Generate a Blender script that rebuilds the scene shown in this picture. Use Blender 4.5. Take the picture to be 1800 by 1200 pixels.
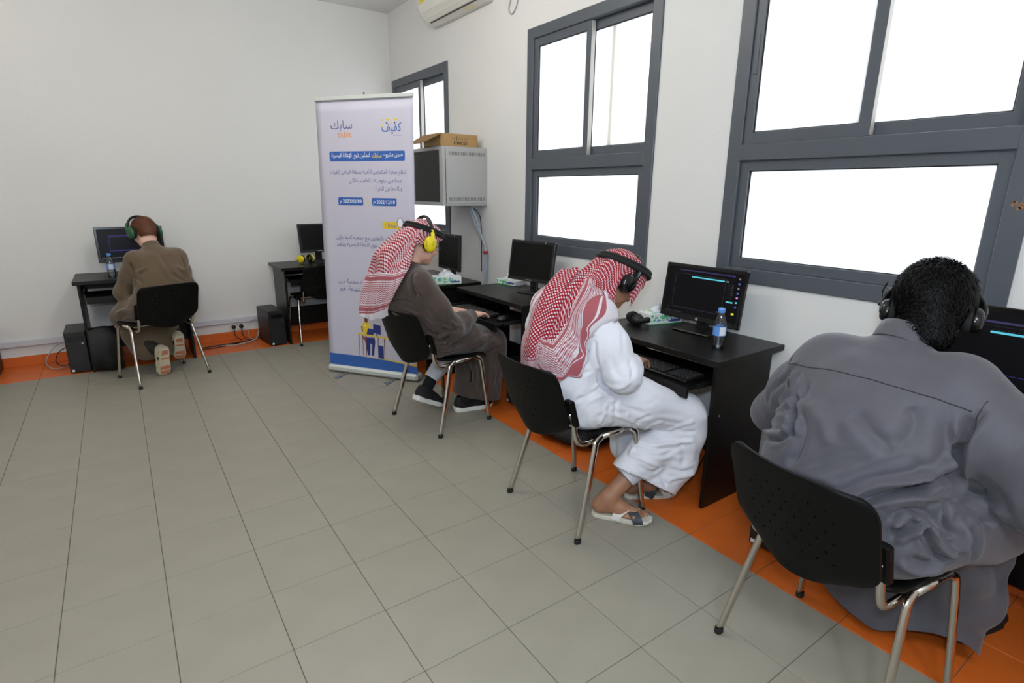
import bpy, math, random
import numpy as np
from mathutils import Vector, Matrix, Euler

for o in list(bpy.data.objects):
    bpy.data.objects.remove(o, do_unlink=True)
SC = bpy.context.scene
COL = SC.collection
PI = math.pi
R = math.radians

# ------------------------------------------------------------------ camera
YAW, PITCH, ROLL = R(35.0255), R(15.0656), R(-0.5658)
def cam_axes():
    f = Vector((math.sin(YAW)*math.cos(PITCH), math.cos(YAW)*math.cos(PITCH), -math.sin(PITCH)))
    r = Vector((math.cos(YAW), -math.sin(YAW), 0)); d = f.cross(r)
    c, s = math.cos(ROLL), math.sin(ROLL)
    return c*r + s*d, -s*r + c*d, f
_r, _d, _f = cam_axes()
cd = bpy.data.cameras.new('camera'); cam = bpy.data.objects.new('camera', cd); COL.objects.link(cam)
cd.sensor_fit = 'HORIZONTAL'; cd.sensor_width = 36.0; cd.lens = 975.17/1800*36; cd.clip_start = 0.05
cam.matrix_world = Matrix(((_r.x, -_d.x, -_f.x, 0), (_r.y, -_d.y, -_f.y, 0), (_r.z, -_d.z, -_f.z, 1.5), (0, 0, 0, 1)))
SC.camera = cam

# ------------------------------------------------------------------ world and exposure
W = bpy.data.worlds.new('sky'); SC.world = W; W.use_nodes = True
W.node_tree.nodes['Background'].inputs[0].default_value = (0.88, 0.94, 1.0, 1)
W.node_tree.nodes['Background'].inputs[1].default_value = 3.4
SC.view_settings.view_transform = 'Standard'; SC.view_settings.look = 'None'
SC.view_settings.gamma = 1.0; SC.view_settings.exposure = 0.0
SC.view_settings.use_curve_mapping = False

# ------------------------------------------------------------------ lights
def area(name, loc, rot, sx, sy, power, col):
    l = bpy.data.lights.new(name, 'AREA'); l.shape = 'RECTANGLE'; l.size = sx; l.size_y = sy
    l.energy = power; l.color = col
    o = bpy.data.objects.new(name, l); COL.objects.link(o); o.location = loc; o.rotation_euler = rot
    return o
# ceiling tube fixtures of the room; the third is added, standing in for bounced flash (their housings are built with the ceiling)
TUBES = [(-1.7, 1.2), (-1.0, 4.5), (-0.35, -0.95), (1.0, 3.3)]
TUBE_POW = [4, 9, 60, 20]
TUBE_COL = [(1.0, 0.96, 0.90), (1.0, 0.95, 0.87), (0.90, 0.95, 1.0), (1.0, 0.96, 0.90)]
for i, (lx, ly) in enumerate(TUBES):      # bare tubes shine to all sides
    for k in (-.4, .4):
        l_ = bpy.data.lights.new('ceiling_tube_light', 'POINT'); l_.energy = TUBE_POW[i]; l_.color = TUBE_COL[i]; l_.shadow_soft_size = .12
        o_ = bpy.data.objects.new('ceiling_tube_light', l_); COL.objects.link(o_); o_.location = (lx, ly+k, 3.02)
# the photographer's flash, on top of the camera
fl_ = area('camera_flash', (-0.10, -0.05, 1.70), (0, 0, 0), 0.12, 0.09, 24, (0.66, 0.82, 1.0))
_dir = Vector((0.55, 0.81, -0.10)); fl_.rotation_euler = _dir.to_track_quat('-Z', 'Y').to_euler()

# ------------------------------------------------------------------ materials
MATS = {}
def lin(c):
    return tuple(((v/12.92) if v <= 0.04045 else ((v+0.055)/1.055)**2.4) for v in c)
def srgb(r, g, b):
    return lin((r/255, g/255, b/255))
def mat(name, col=(0.5, 0.5, 0.5), rough=0.5, metal=0.0, var=0.0, vscale=8.0, bump=0.0, bscale=60.0, spec=0.5, emit=0.0, stretch=(1, 1, 1), detail=4.0, coat=0.0, sheen=0.0):
    m = bpy.data.materials.new(name); m.use_nodes = True; nt = m.node_tree; N = nt.nodes; Lk = nt.links
    b = N['Principled BSDF']
    b.inputs['Base Color'].default_value = (*col, 1); b.inputs['Roughness'].default_value = rough
    b.inputs['Metallic'].default_value = metal; b.inputs['Specular IOR Level'].default_value = spec
    if coat: b.inputs['Coat Weight'].default_value = coat; b.inputs['Coat Roughness'].default_value = 0.15
    if sheen: b.inputs['Sheen Weight'].default_value = sheen; b.inputs['Sheen Roughness'].default_value = 0.5
    if emit:
        b.inputs['Emission Color'].default_value = (*col, 1); b.inputs['Emission Strength'].default_value = emit
    if var or bump:
        tc = N.new('ShaderNodeTexCoord'); mp = N.new('ShaderNodeMapping'); mp.inputs['Scale'].default_value = stretch
        Lk.new(tc.outputs['Object'], mp.inputs['Vector'])
    if var:
        n = N.new('ShaderNodeTexNoise'); n.inputs['Scale'].default_value = vscale; n.inputs['Detail'].default_value = detail
        Lk.new(mp.outputs['Vector'], n.inputs['Vector'])
        rp = N.new('ShaderNodeMapRange'); rp.inputs[1].default_value = 0.25; rp.inputs[2].default_value = 0.75
        rp.inputs[3].default_value = 1-var; rp.inputs[4].default_value = 1+var
        Lk.new(n.outputs['Fac'], rp.inputs[0])
        mx = N.new('ShaderNodeVectorMath'); mx.operation = 'SCALE'; mx.inputs[0].default_value = col
        Lk.new(rp.outputs[0], mx.inputs['Scale']); Lk.new(mx.outputs[0], b.inputs['Base Color'])
    if bump:
        n2 = N.new('ShaderNodeTexNoise'); n2.inputs['Scale'].default_value = bscale; n2.inputs['Detail'].default_value = 3
        Lk.new(mp.outputs['Vector'], n2.inputs['Vector'])
        bp = N.new('ShaderNodeBump'); bp.inputs['Strength'].default_value = bump; bp.inputs['Distance'].default_value = 0.004
        Lk.new(n2.outputs['Fac'], bp.inputs['Height']); Lk.new(bp.outputs['Normal'], b.inputs['Normal'])
    MATS[name] = m
    return m

mat('wall_paint', srgb(226, 225, 222), 0.75, var=0.02, vscale=1.3, bump=0.22, bscale=45, spec=0.25)
mat('ceiling_paint', srgb(232, 231, 228), 0.85, var=0.02, vscale=2)
mat('tile_grey', srgb(149, 144, 131), 0.45, var=0.05, vscale=5, bump=0.05, bscale=180, spec=0.4)
mat('tile_orange', srgb(212, 104, 38), 0.33, var=0.10, vscale=6, bump=0.04, bscale=150, spec=0.45)
mat('grout', srgb(98, 92, 82), 0.9, var=0.1, vscale=20)
mat('grout_pale', srgb(150, 120, 92), 0.9, var=0.1, vscale=20)
mat('window_grey', srgb(82, 87, 94), 0.42, var=0.04, vscale=3, spec=0.5)
mat('window_edge', srgb(176, 172, 164), 0.5)
mat('gasket', srgb(42, 40, 38), 0.6)
mat('rust', srgb(150, 108, 74), 0.8, var=0.3, vscale=60)
mat('tan_bar', srgb(196, 172, 120), 0.6)
mat('plastic_white', srgb(222, 222, 218), 0.4)
mat('trunking', srgb(205, 206, 212), 0.45)
mat('desk_black', srgb(17, 15, 14), 0.36, var=0.16, vscale=9, stretch=(14, 1, 14), spec=0.3)
mat('plastic_black', srgb(17, 17, 17), 0.42, bump=0.1, bscale=400)
mat('plastic_gloss', srgb(15, 15, 16), 0.18)
mat('plastic_dark', srgb(24, 24, 25), 0.5)
mat('chair_black', srgb(11, 11, 10), 0.5, bump=0.12, bscale=500, spec=0.15)
mat('chrome', srgb(205, 200, 192), 0.16, metal=1.0)
mat('steel', srgb(170, 170, 172), 0.3, metal=1.0)
mat('rubber', srgb(18, 18, 18), 0.8)
mat('screen_off', srgb(13, 13, 13), 0.32, spec=0.18)
mat('screen_on', srgb(13, 12, 15), 0.32, emit=0.25, spec=0.15)
mat('rack_grey', srgb(176, 176, 174), 0.42, spec=0.5)
mat('rack_slot', srgb(95, 94, 92), 0.6)
mat('rack_inside', srgb(96, 84, 68), 0.5)
mat('cardboard', srgb(176, 141, 92), 0.8, var=0.06, vscale=10)
mat('cardboard_dark', srgb(140, 108, 66), 0.8)
mat('print_black', srgb(40, 34, 30), 0.7)
mat('banner_cloth', srgb(196, 193, 208), 0.55, var=0.015, vscale=2)
mat('banner_rail', srgb(205, 210, 206), 0.35, metal=0.3)
mat('ink_blue', srgb(47, 95, 172), 0.55)
mat('ink_navy', srgb(72, 72, 140), 0.55)
mat('ink_deep', srgb(38, 52, 120), 0.55)
mat('ink_orange', srgb(226, 150, 74), 0.55)
mat('ink_yellow', srgb(226, 196, 50), 0.55)
mat('ink_white', srgb(238, 238, 242), 0.55)
mat('ink_brown', srgb(112, 62, 40), 0.55)
mat('ink_red', srgb(170, 60, 44), 0.55)
mat('ink_cream', srgb(222, 210, 170), 0.55)
mat('yellow_plastic', srgb(232, 208, 22), 0.4)
mat('green_plastic', srgb(38, 92, 56), 0.4)
mat('skin_fair', srgb(222, 178, 158), 0.5, var=0.05, vscale=14, spec=0.35)
mat('skin_pale', srgb(216, 168, 146), 0.5, var=0.05, vscale=14, spec=0.35)
mat('skin_tan', srgb(160, 116, 90), 0.5, var=0.07, vscale=14, spec=0.35)
mat('skin_brown', srgb(168, 120, 92), 0.5, var=0.06, vscale=14, spec=0.35)
mat('eye_white', srgb(225, 222, 216), 0.25)
mat('eye_dark', srgb(40, 26, 18), 0.2)
mat('lip', srgb(176, 104, 92), 0.5)
mat('hair_ginger', srgb(112, 66, 40), 0.55, var=0.25, vscale=60)
mat('hair_black', srgb(10, 9, 9), 0.5, spec=0.17, var=0.2, vscale=60)
mat('hair_scalp', srgb(26, 21, 20), 0.7)
mat('cloth_white', srgb(206, 206, 213), 0.75, bump=0.08, bscale=700, sheen=0.1, spec=0.2)
mat('trouser_dark', srgb(44, 38, 34), 0.85)
mat('sock_black', srgb(14, 14, 15), 0.9)
mat('shoe_black', srgb(20, 20, 21), 0.75, bump=0.3, bscale=500)
mat('sole_white', srgb(228, 226, 220), 0.6)
mat('sole_tan', srgb(206, 194, 168), 0.7, var=0.06, vscale=30)
mat('sole_orange', srgb(196, 120, 88), 0.7)
mat('sandal_sole', srgb(202, 198, 184), 0.7, var=0.05, vscale=30)
mat('sandal_navy', srgb(34, 42, 52), 0.5)
mat('sandal_white', srgb(216, 214, 208), 0.55)
mat('agal_black', srgb(12, 12, 12), 0.8, bump=0.6, bscale=300)
mat('glass_rim', srgb(30, 30, 32), 0.3)
mat('cap_blue', srgb(94, 150, 222), 0.35)
mat('label_blue', srgb(98, 150, 220), 0.5)
mat('label_white', srgb(224, 230, 240), 0.5)
mat('cable_black', srgb(20, 20, 20), 0.5)
mat('cable_grey', srgb(166, 166, 164), 0.5)
mat('cable_blue', srgb(164, 178, 196), 0.5)
mat('tape_red', srgb(170, 40, 44), 0.5)
mat('bag_black', srgb(12, 12, 12), 0.6, bump=0.3, bscale=90)
mat('tissue_box', srgb(226, 228, 226), 0.6)
mat('tissue_green', srgb(88, 196, 110), 0.6)
mat('tissue_teal', srgb(70, 160, 190), 0.6)
mat('tissue_purple', srgb(80, 70, 150), 0.6)
mat('ac_white', srgb(226, 224, 214), 0.4)
mat('ac_slot', srgb(70, 66, 58), 0.6)
mat('sticker_yellow', srgb(226, 210, 70), 0.5)
mat('key_black', srgb(30, 30, 31), 0.55)
mat('key_legend', srgb(150, 150, 152), 0.6)
mat('ui_teal', srgb(80, 180, 195), 0.5, emit=0.5)
mat('ui_purple', srgb(38, 32, 74), 0.5, emit=0.3)
mat('ui_violet', srgb(56, 42, 130), 0.5, emit=0.4)
mat('ui_grey', srgb(120, 120, 124), 0.5, emit=0.35)
mat('ui_dim', srgb(56, 55, 62), 0.5, emit=0.35)
mat('ui_blue', srgb(70, 100, 180), 0.5, emit=0.35)
mat('ui_yellow', srgb(210, 200, 40), 0.5, emit=0.5)
mat('ui_pink', srgb(200, 130, 200), 0.5, emit=0.5)
mat('tube_glow', (1.0, 0.97, 0.92), 0.5, emit=3.0)
mat('wall_building', srgb(206, 186, 160), 0.8, var=0.05, vscale=3)
mat('ground_outside', srgb(190, 176, 156), 0.9, var=0.05, vscale=3)

def fabric(name, col, var=0.05, weave=900.0, rough=0.8, sheen=0.25):
    m = mat(name, col, rough, var=var, vscale=24, spec=0.2, sheen=sheen, detail=8, stretch=(1, 1, 0.35))
    nt = m.node_tree; N = nt.nodes; Lk = nt.links
    tc = N.new('ShaderNodeTexCoord'); wv = N.new('ShaderNodeTexNoise')
    mp = N.new('ShaderNodeMapping'); mp.inputs['Scale'].default_value = (1, 1, 0.2)
    wv.inputs['Scale'].default_value = weave; Lk.new(tc.outputs['Object'], mp.inputs['Vector']); Lk.new(mp.outputs['Vector'], wv.inputs['Vector'])
    bp = N.new('ShaderNodeBump'); bp.inputs['Strength'].default_value = 0.15; bp.inputs['Distance'].default_value = 0.002
    Lk.new(wv.outputs['Fac'], bp.inputs['Height']); Lk.new(bp.outputs['Normal'], N['Principled BSDF'].inputs['Normal'])
    return m
fabric('thobe_brown', srgb(72, 60, 54), 0.16, 500)
fabric('thobe_khaki', srgb(100, 84, 66), 0.06)
fabric('thobe_grey', srgb(84, 82, 89), 0.07, rough=0.55, sheen=0.15)
fabric('thobe_white', srgb(222, 222, 229), 0.02, rough=0.7, sheen=0.1)

def frosted():
    m = bpy.data.materials.new('frosted_glass'); m.use_nodes = True; nt = m.node_tree; N = nt.nodes; Lk = nt.links
    for n in list(N): N.remove(n)
    out = N.new('ShaderNodeOutputMaterial'); tr = N.new('ShaderNodeBsdfTranslucent'); tr.inputs['Color'].default_value = (0.93, 0.93, 0.93, 1)
    gl = N.new('ShaderNodeBsdfGlossy'); gl.inputs['Roughness'].default_value = 0.3
    mx = N.new('ShaderNodeMixShader'); mx.inputs[0].default_value = 0.05
    Lk.new(tr.outputs[0], mx.inputs[1]); Lk.new(gl.outputs[0], mx.inputs[2]); Lk.new(mx.outputs[0], out.inputs[0])
    MATS['frosted_glass'] = m
frosted()

def clear_plastic(name, tint, rough=0.02, alpha=0.35):
    m = bpy.data.materials.new(name); m.use_nodes = True; nt = m.node_tree; N = nt.nodes; Lk = nt.links
    for n in list(N): N.remove(n)
    out = N.new('ShaderNodeOutputMaterial'); tp = N.new('ShaderNodeBsdfTransparent'); tp.inputs[0].default_value = (*tint, 1)
    gl = N.new('ShaderNodeBsdfGlossy'); gl.inputs['Roughness'].default_value = rough
    fr = N.new('ShaderNodeFresnel'); fr.inputs[0].default_value = 1.22 if name == 'smoked_glass' else 1.45
    ad = N.new('ShaderNodeMath'); ad.operation = 'ADD'; ad.inputs[1].default_value = alpha*0.2
    mx = N.new('ShaderNodeMixShader')
    Lk.new(fr.outputs[0], ad.inputs[0]); Lk.new(ad.outputs[0], mx.inputs[0]); Lk.new(tp.outputs[0], mx.inputs[1]); Lk.new(gl.outputs[0], mx.inputs[2]); Lk.new(mx.outputs[0], out.inputs[0])
    MATS[name] = m
clear_plastic('bottle_plastic', (0.90, 0.93, 0.95))
clear_plastic('water', (0.86, 0.91, 0.94))
clear_plastic('smoked_glass', (0.74, 0.66, 0.55), 0.03, 0.15)
clear_plastic('lens_glass', (0.95, 0.95, 0.95))

def shemagh(name, period=0.021, cov=0.56):
    """red and white woven check driven by the cloth's own UV (metres); u<0 marks plain border bands through V ranges"""
    m = bpy.data.materials.new(name); m.use_nodes = True; nt = m.node_tree; N = nt.nodes; Lk = nt.links
    b = N['Principled BSDF']; b.inputs['Roughness'].default_value = 0.8; b.inputs['Specular IOR Level'].default_value = 0.2
    uv = N.new('ShaderNodeUVMap'); uv.uv_map = 'UVMap'
    sp = N.new('ShaderNodeSeparateXYZ'); Lk.new(uv.outputs[0], sp.inputs[0])
    def math_(op, a, c=None, d=None):
        n = N.new('ShaderNodeMath'); n.operation = op
        for i, v in enumerate((a, c, d)):
            if v is None: continue
            if isinstance(v, (int, float)): n.inputs[i].default_value = v
            else: Lk.new(v, n.inputs[i])
        return n.outputs[0]
    def frac(x): return math_('FRACT', x)
    u = math_('MULTIPLY', sp.outputs[0], 1/period); v = math_('MULTIPLY', sp.outputs[1], 1/period)
    # zigzag linked check: two offset square lattices joined by thin bars
    fu = frac(u); fv = frac(v)
    a = math_('MULTIPLY', math_('LESS_THAN', fu, cov), math_('LESS_THAN', fv, cov))
    fu2 = frac(math_('ADD', u, 0.5)); fv2 = frac(math_('ADD', v, 0.5))
    c = math_('MULTIPLY', math_('LESS_THAN', fu2, cov), math_('LESS_THAN', fv2, cov))
    red = math_('MAXIMUM', a, c)
    # attribute 'band': 0 body check, 1 white border with red stripes
    at = N.new('ShaderNodeUVMap'); at.uv_map = 'Band'
    sb = N.new('ShaderNodeSeparateXYZ'); Lk.new(at.outputs[0], sb.inputs[0])
    d = sb.outputs[0]      # distance to the nearest hem in metres
    # stripes : 0.045-0.055, 0.06-0.075, 0.08-0.09, 0.13-0.14 red; less than .15 white ground
    def rng(lo, hi): return math_('MULTIPLY', math_('GREATER_THAN', d, lo), math_('LESS_THAN', d, hi))
    st = math_('MAXIMUM', rng(0.060, 0.068), rng(0.072, 0.094))
    st = math_('MAXIMUM', st, math_('MAXIMUM', rng(0.098, 0.104), rng(0.232, 0.238)))
    st = math_('MAXIMUM', st, math_('MAXIMUM', rng(0.244, 0.268), rng(0.273, 0.279)))
    zig = math_('MULTIPLY', math_('LESS_THAN', frac(math_('ADD', math_('MULTIPLY', d, 85.0), math_('PINGPONG', math_('MULTIPLY', u, 1.6), 0.5))), 0.55), rng(0.110, 0.226))
    st = math_('MAXIMUM', st, zig)
    body = math_('GREATER_THAN', d, 0.285)
    fac = math_('ADD', math_('MULTIPLY', body, red), math_('MULTIPLY', math_('SUBTRACT', 1.0, body), math_('MULTIPLY', st, 0.85)))
    mx = N.new('ShaderNodeMix'); mx.data_type = 'RGBA'
    mx.inputs['A'].default_value = (*srgb(208, 200, 206), 1); mx.inputs['B'].default_value = (*srgb(150, 22, 40), 1)
    Lk.new(fac, mx.inputs['Factor']); Lk.new(mx.outputs['Result'], b.inputs['Base Color'])
    MATS[name] = m
shemagh('ghutra_cloth'); shemagh('ghutra_cloth_bold', 0.018, 0.63)

# ------------------------------------------------------------------ mesh helpers
def fast_mesh(name, V, F):
    """V (n,3) array; F list of index lists or (m,k) array"""
    me = bpy.data.meshes.new(name)
    V = np.asarray(V, np.float32)
    if isinstance(F, np.ndarray):
        k = F.shape[1]; tot = np.full(len(F), k); flat = F.ravel()
    else:
        tot = np.array([len(f) for f in F]); flat = np.fromiter((i for f in F for i in f), np.int64)
    me.vertices.add(len(V)); me.vertices.foreach_set('co', V.ravel())
    me.loops.add(len(flat)); me.loops.foreach_set('vertex_index', flat.astype(np.int32))
    me.polygons.add(len(tot))
    st = np.concatenate(([0], np.cumsum(tot)[:-1])).astype(np.int32)
    me.polygons.foreach_set('loop_start', st)
    me.update(calc_edges=True); me.validate()
    me.polygons.foreach_set('use_smooth', np.zeros(len(me.polygons), bool))
    return me
def link(name, me, m, parent=None, smooth=False):
    o = bpy.data.objects.new(name, me); COL.objects.link(o)
    if m is not None: me.materials.append(MATS[m])
    me.polygons.foreach_set('use_smooth', np.full(len(me.polygons), bool(smooth)))
    if parent is not None: o.parent = parent
    return o
class MB:
    def __init__(s): s.V = []; s.F = []
    def add(s, V, F):
        n = len(s.V); s.V += [tuple(v) for v in V]; s.F += [[i+n for i in f] for f in F]; return s
    def box(s, x0, x1, y0, y1, z0, z1, c=0.0, M=None):
        if x0 > x1: x0, x1 = x1, x0
        if y0 > y1: y0, y1 = y1, y0
        if z0 > z1: z0, z1 = z1, z0
        lo = (x0, y0, z0); hi = (x1, y1, z1)
        if c <= 0:
            V = [(x, y, z) for z in (z0, z1) for y in (y0, y1) for x in (x0, x1)]
            F = [(0, 2, 3, 1), (4, 5, 7, 6), (0, 1, 5, 4), (2, 6, 7, 3), (0, 4, 6, 2), (1, 3, 7, 5)]
        else:
            c = min(c, (x1-x0)*.49, (y1-y0)*.49, (z1-z0)*.49); V = []; idx = {}
            for i in range(8):
                b = (i & 1, (i >> 1) & 1, (i >> 2) & 1)
                P = [hi[k] if b[k] else lo[k] for k in range(3)]; I = [P[k]-c if b[k] else P[k]+c for k in range(3)]
                for k in range(3):
                    q = list(I); q[k] = P[k]; idx[(i, k)] = len(V); V.append(tuple(q))
            F = []
            cen = [(a+b)/2 for a, b in zip(lo, hi)]
            def face(L):
                p = [Vector(V[i]) for i in L]; n = Vector((0, 0, 0))
                for a in range(len(p)): n += p[a].cross(p[(a+1) % len(p)])
                m_ = sum(p, Vector((0, 0, 0)))/len(p)
                F.append(L if n.dot(m_-Vector(cen)) > 0 else L[::-1])
            for k in range(3):
                a, b = [j for j in range(3) if j != k]
                for sgn in (0, 1):
                    base = sgn << k
                    face([idx[(base, k)], idx[(base | 1 << a, k)], idx[(base | 1 << a | 1 << b, k)], idx[(base | 1 << b, k)]])
                for i in range(8):
                    if not (i >> k) & 1:
                        j = i | 1 << k; face([idx[(i, a)], idx[(j, a)], idx[(j, b)], idx[(i, b)]])
            for i in range(8): face([idx[(i, 0)], idx[(i, 1)], idx[(i, 2)]])
        if M is not None: V = [tuple(M @ Vector(v)) for v in V]
        return s.add(V, F)
    def tube(s, pts, r, n=8, cap=True, flat=None, closed=False):
        """r: radius or list; flat=(vector, factor): section is scaled along that vector"""
        P = [Vector(p) for p in pts]; m = len(P); rr = r if isinstance(r, (list, tuple)) else [r]*m
        T = []
        for i in range(m):
            a = P[(i-1) % m] if (closed or i > 0) else P[i]; b = P[(i+1) % m] if (closed or i < m-1) else P[i]
            t = (b-a); T.append(t.normalized() if t.length > 1e-9 else Vector((0, 0, 1)))
        up = Vector((0, 0, 1)) if abs(T[0].z) < 0.9 else Vector((1, 0, 0))
        if flat is not None: up = Vector(flat[0])
        nrm = (up - T[0]*up.dot(T[0])).normalized(); V = []
        for i in range(m):
            nrm = (nrm - T[i]*nrm.dot(T[i])).normalized(); bi = T[i].cross(nrm)
            fx = flat[1] if flat else 1.0
            for k in range(n):
                a = 2*PI*k/n; V.append(P[i] + nrm*(math.cos(a)*rr[i]*fx) + bi*(math.sin(a)*rr[i]))
        F = []
        for i in range(m if closed else m-1):
            j = (i+1) % m
            for k in range(n):
                F.append((i*n+k, i*n+(k+1) % n, j*n+(k+1) % n, j*n+k))
        if cap and not closed:
            F.append(tuple(range(n))[::-1]); F.append(tuple((m-1)*n+k for k in range(n)))
        return s.add(V, F)
    def lathe(s, prof, n=20, M=None, cap=True):
        V = [(r*math.cos(2*PI*k/n), r*math.sin(2*PI*k/n), z) for r, z in prof for k in range(n)]; F = []
        for i in range(len(prof)-1):
            for k in range(n): F.append((i*n+k, i*n+(k+1) % n, (i+1)*n+(k+1) % n, (i+1)*n+k))
        if cap: F.append(tuple(range(n))[::-1]); F.append(tuple((len(prof)-1)*n+k for k in range(n)))
        if M is not None: V = [tuple(M @ Vector(v)) for v in V]
        return s.add(V, F)
    def prism(s, poly, d, M):
        """2D polygon (ccw) extruded from z=0 to z=d, then placed by M"""
        n = len(poly); V = [(x, y, 0) for x, y in poly]+[(x, y, d) for x, y in poly]
        F = [tuple(range(n))[::-1], tuple(range(n, 2*n))]+[(i, (i+1) % n, n+(i+1) % n, n+i) for i in range(n)]
        return s.add([tuple(M @ Vector(v)) for v in V], F)
    def quad(s, a, b, c, d): return s.add([a, b, c, d], [(0, 1, 2, 3)])
    def build(s, name, m, parent=None, smooth=False):
        return link(name, fast_mesh(name, s.V, s.F), m, parent, smooth)
def frame(origin, x, y):
    x = Vector(x).normalized(); y = Vector(y); y = (y-x*y.dot(x)).normalized(); z = x.cross(y)
    return Matrix(((x.x, y.x, z.x, origin[0]), (x.y, y.y, z.y, origin[1]), (x.z, y.z, z.z, origin[2]), (0, 0, 0, 1)))
def smooth_path(pts, n=6, closed=False):
    P = [np.array(p, float) for p in pts]; m = len(P); out = []
    for i in range(m if closed else m-1):
        if closed: p0, p1, p2, p3 = P[(i-1) % m], P[i], P[(i+1) % m], P[(i+2) % m]
        else: p0, p1, p2, p3 = P[max(i-1, 0)], P[i], P[i+1], P[min(i+2, m-1)]
        for k in range(n):
            t = k/n
            out.append(tuple(0.5*((2*p1)+(-p0+p2)*t+(2*p0-5*p1+4*p2-p3)*t*t+(-p0+3*p1-3*p2+p3)*t**3)))
    if not closed: out.append(tuple(P[-1]))
    return out
def rrect(w, h, r, n=5):
    out = []
    for cx, cy, a0 in ((w/2-r, h/2-r, 0), (-w/2+r, h/2-r, 90), (-w/2+r, -h/2+r, 180), (w/2-r, -h/2+r, 270)):
        for k in range(n+1):
            a = R(a0+90*k/n); out.append((cx+r*math.cos(a), cy+r*math.sin(a)))
    return out
def tag(o, label, cat, group=None):
    o['label'] = label; o['category'] = cat
    if group: o['group'] = group
    return o
def thing(name, label, cat, loc=(0, 0, 0), rz=0.0, group=None):
    o = bpy.data.objects.new(name, None); o.empty_display_size = 0.05; COL.objects.link(o)
    o.location = loc; o.rotation_euler = (0, 0, rz)
    return tag(o, label, cat, group)
def struct(o):
    o['kind'] = 'structure'; return o
def copy_tree(o, parent=None):
    c = o.copy(); COL.objects.link(c); c.parent = parent
    for ch in list(o.children): copy_tree(ch, c)
    return c
# ================================================================== room shell
XW, YB, CZ = 2.68, 6.2, 3.32
X0, Y0 = -3.6, -2.6
WZ0, WZ1 = 1.05, 2.65
WINS = [(4.885, 6.14), (2.37, 3.648), (0.61, 1.863)]

def shell():
    m = MB(); m.box(X0-.2, XW+.2, YB, YB+.2, -.1, CZ); struct(m.build('wall_back', 'wall_paint'))
    m = MB(); m.box(X0-.2, X0, Y0, YB, -.1, CZ); struct(m.build('wall_left', 'wall_paint'))
    m = MB(); m.box(X0-.2, XW+.2, Y0-.2, Y0, -.1, CZ); struct(m.build('wall_front', 'wall_paint'))
    m = MB(); m.box(XW, XW+.2, Y0, YB, -.1, WZ0); m.box(XW, XW+.2, Y0, YB, WZ1, CZ)
    ys = [Y0]+[v for w in sorted(WINS) for v in w]+[YB]
    for i in range(0, len(ys), 2): m.box(XW, XW+.2, ys[i], ys[i+1], WZ0, WZ1)
    struct(m.build('wall_right', 'wall_paint'))
    m = MB(); m.box(X0-.2, XW+.2, Y0-.2, YB+.2, CZ, CZ+.15); struct(m.build('ceiling', 'ceiling_paint'))
shell()

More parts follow.
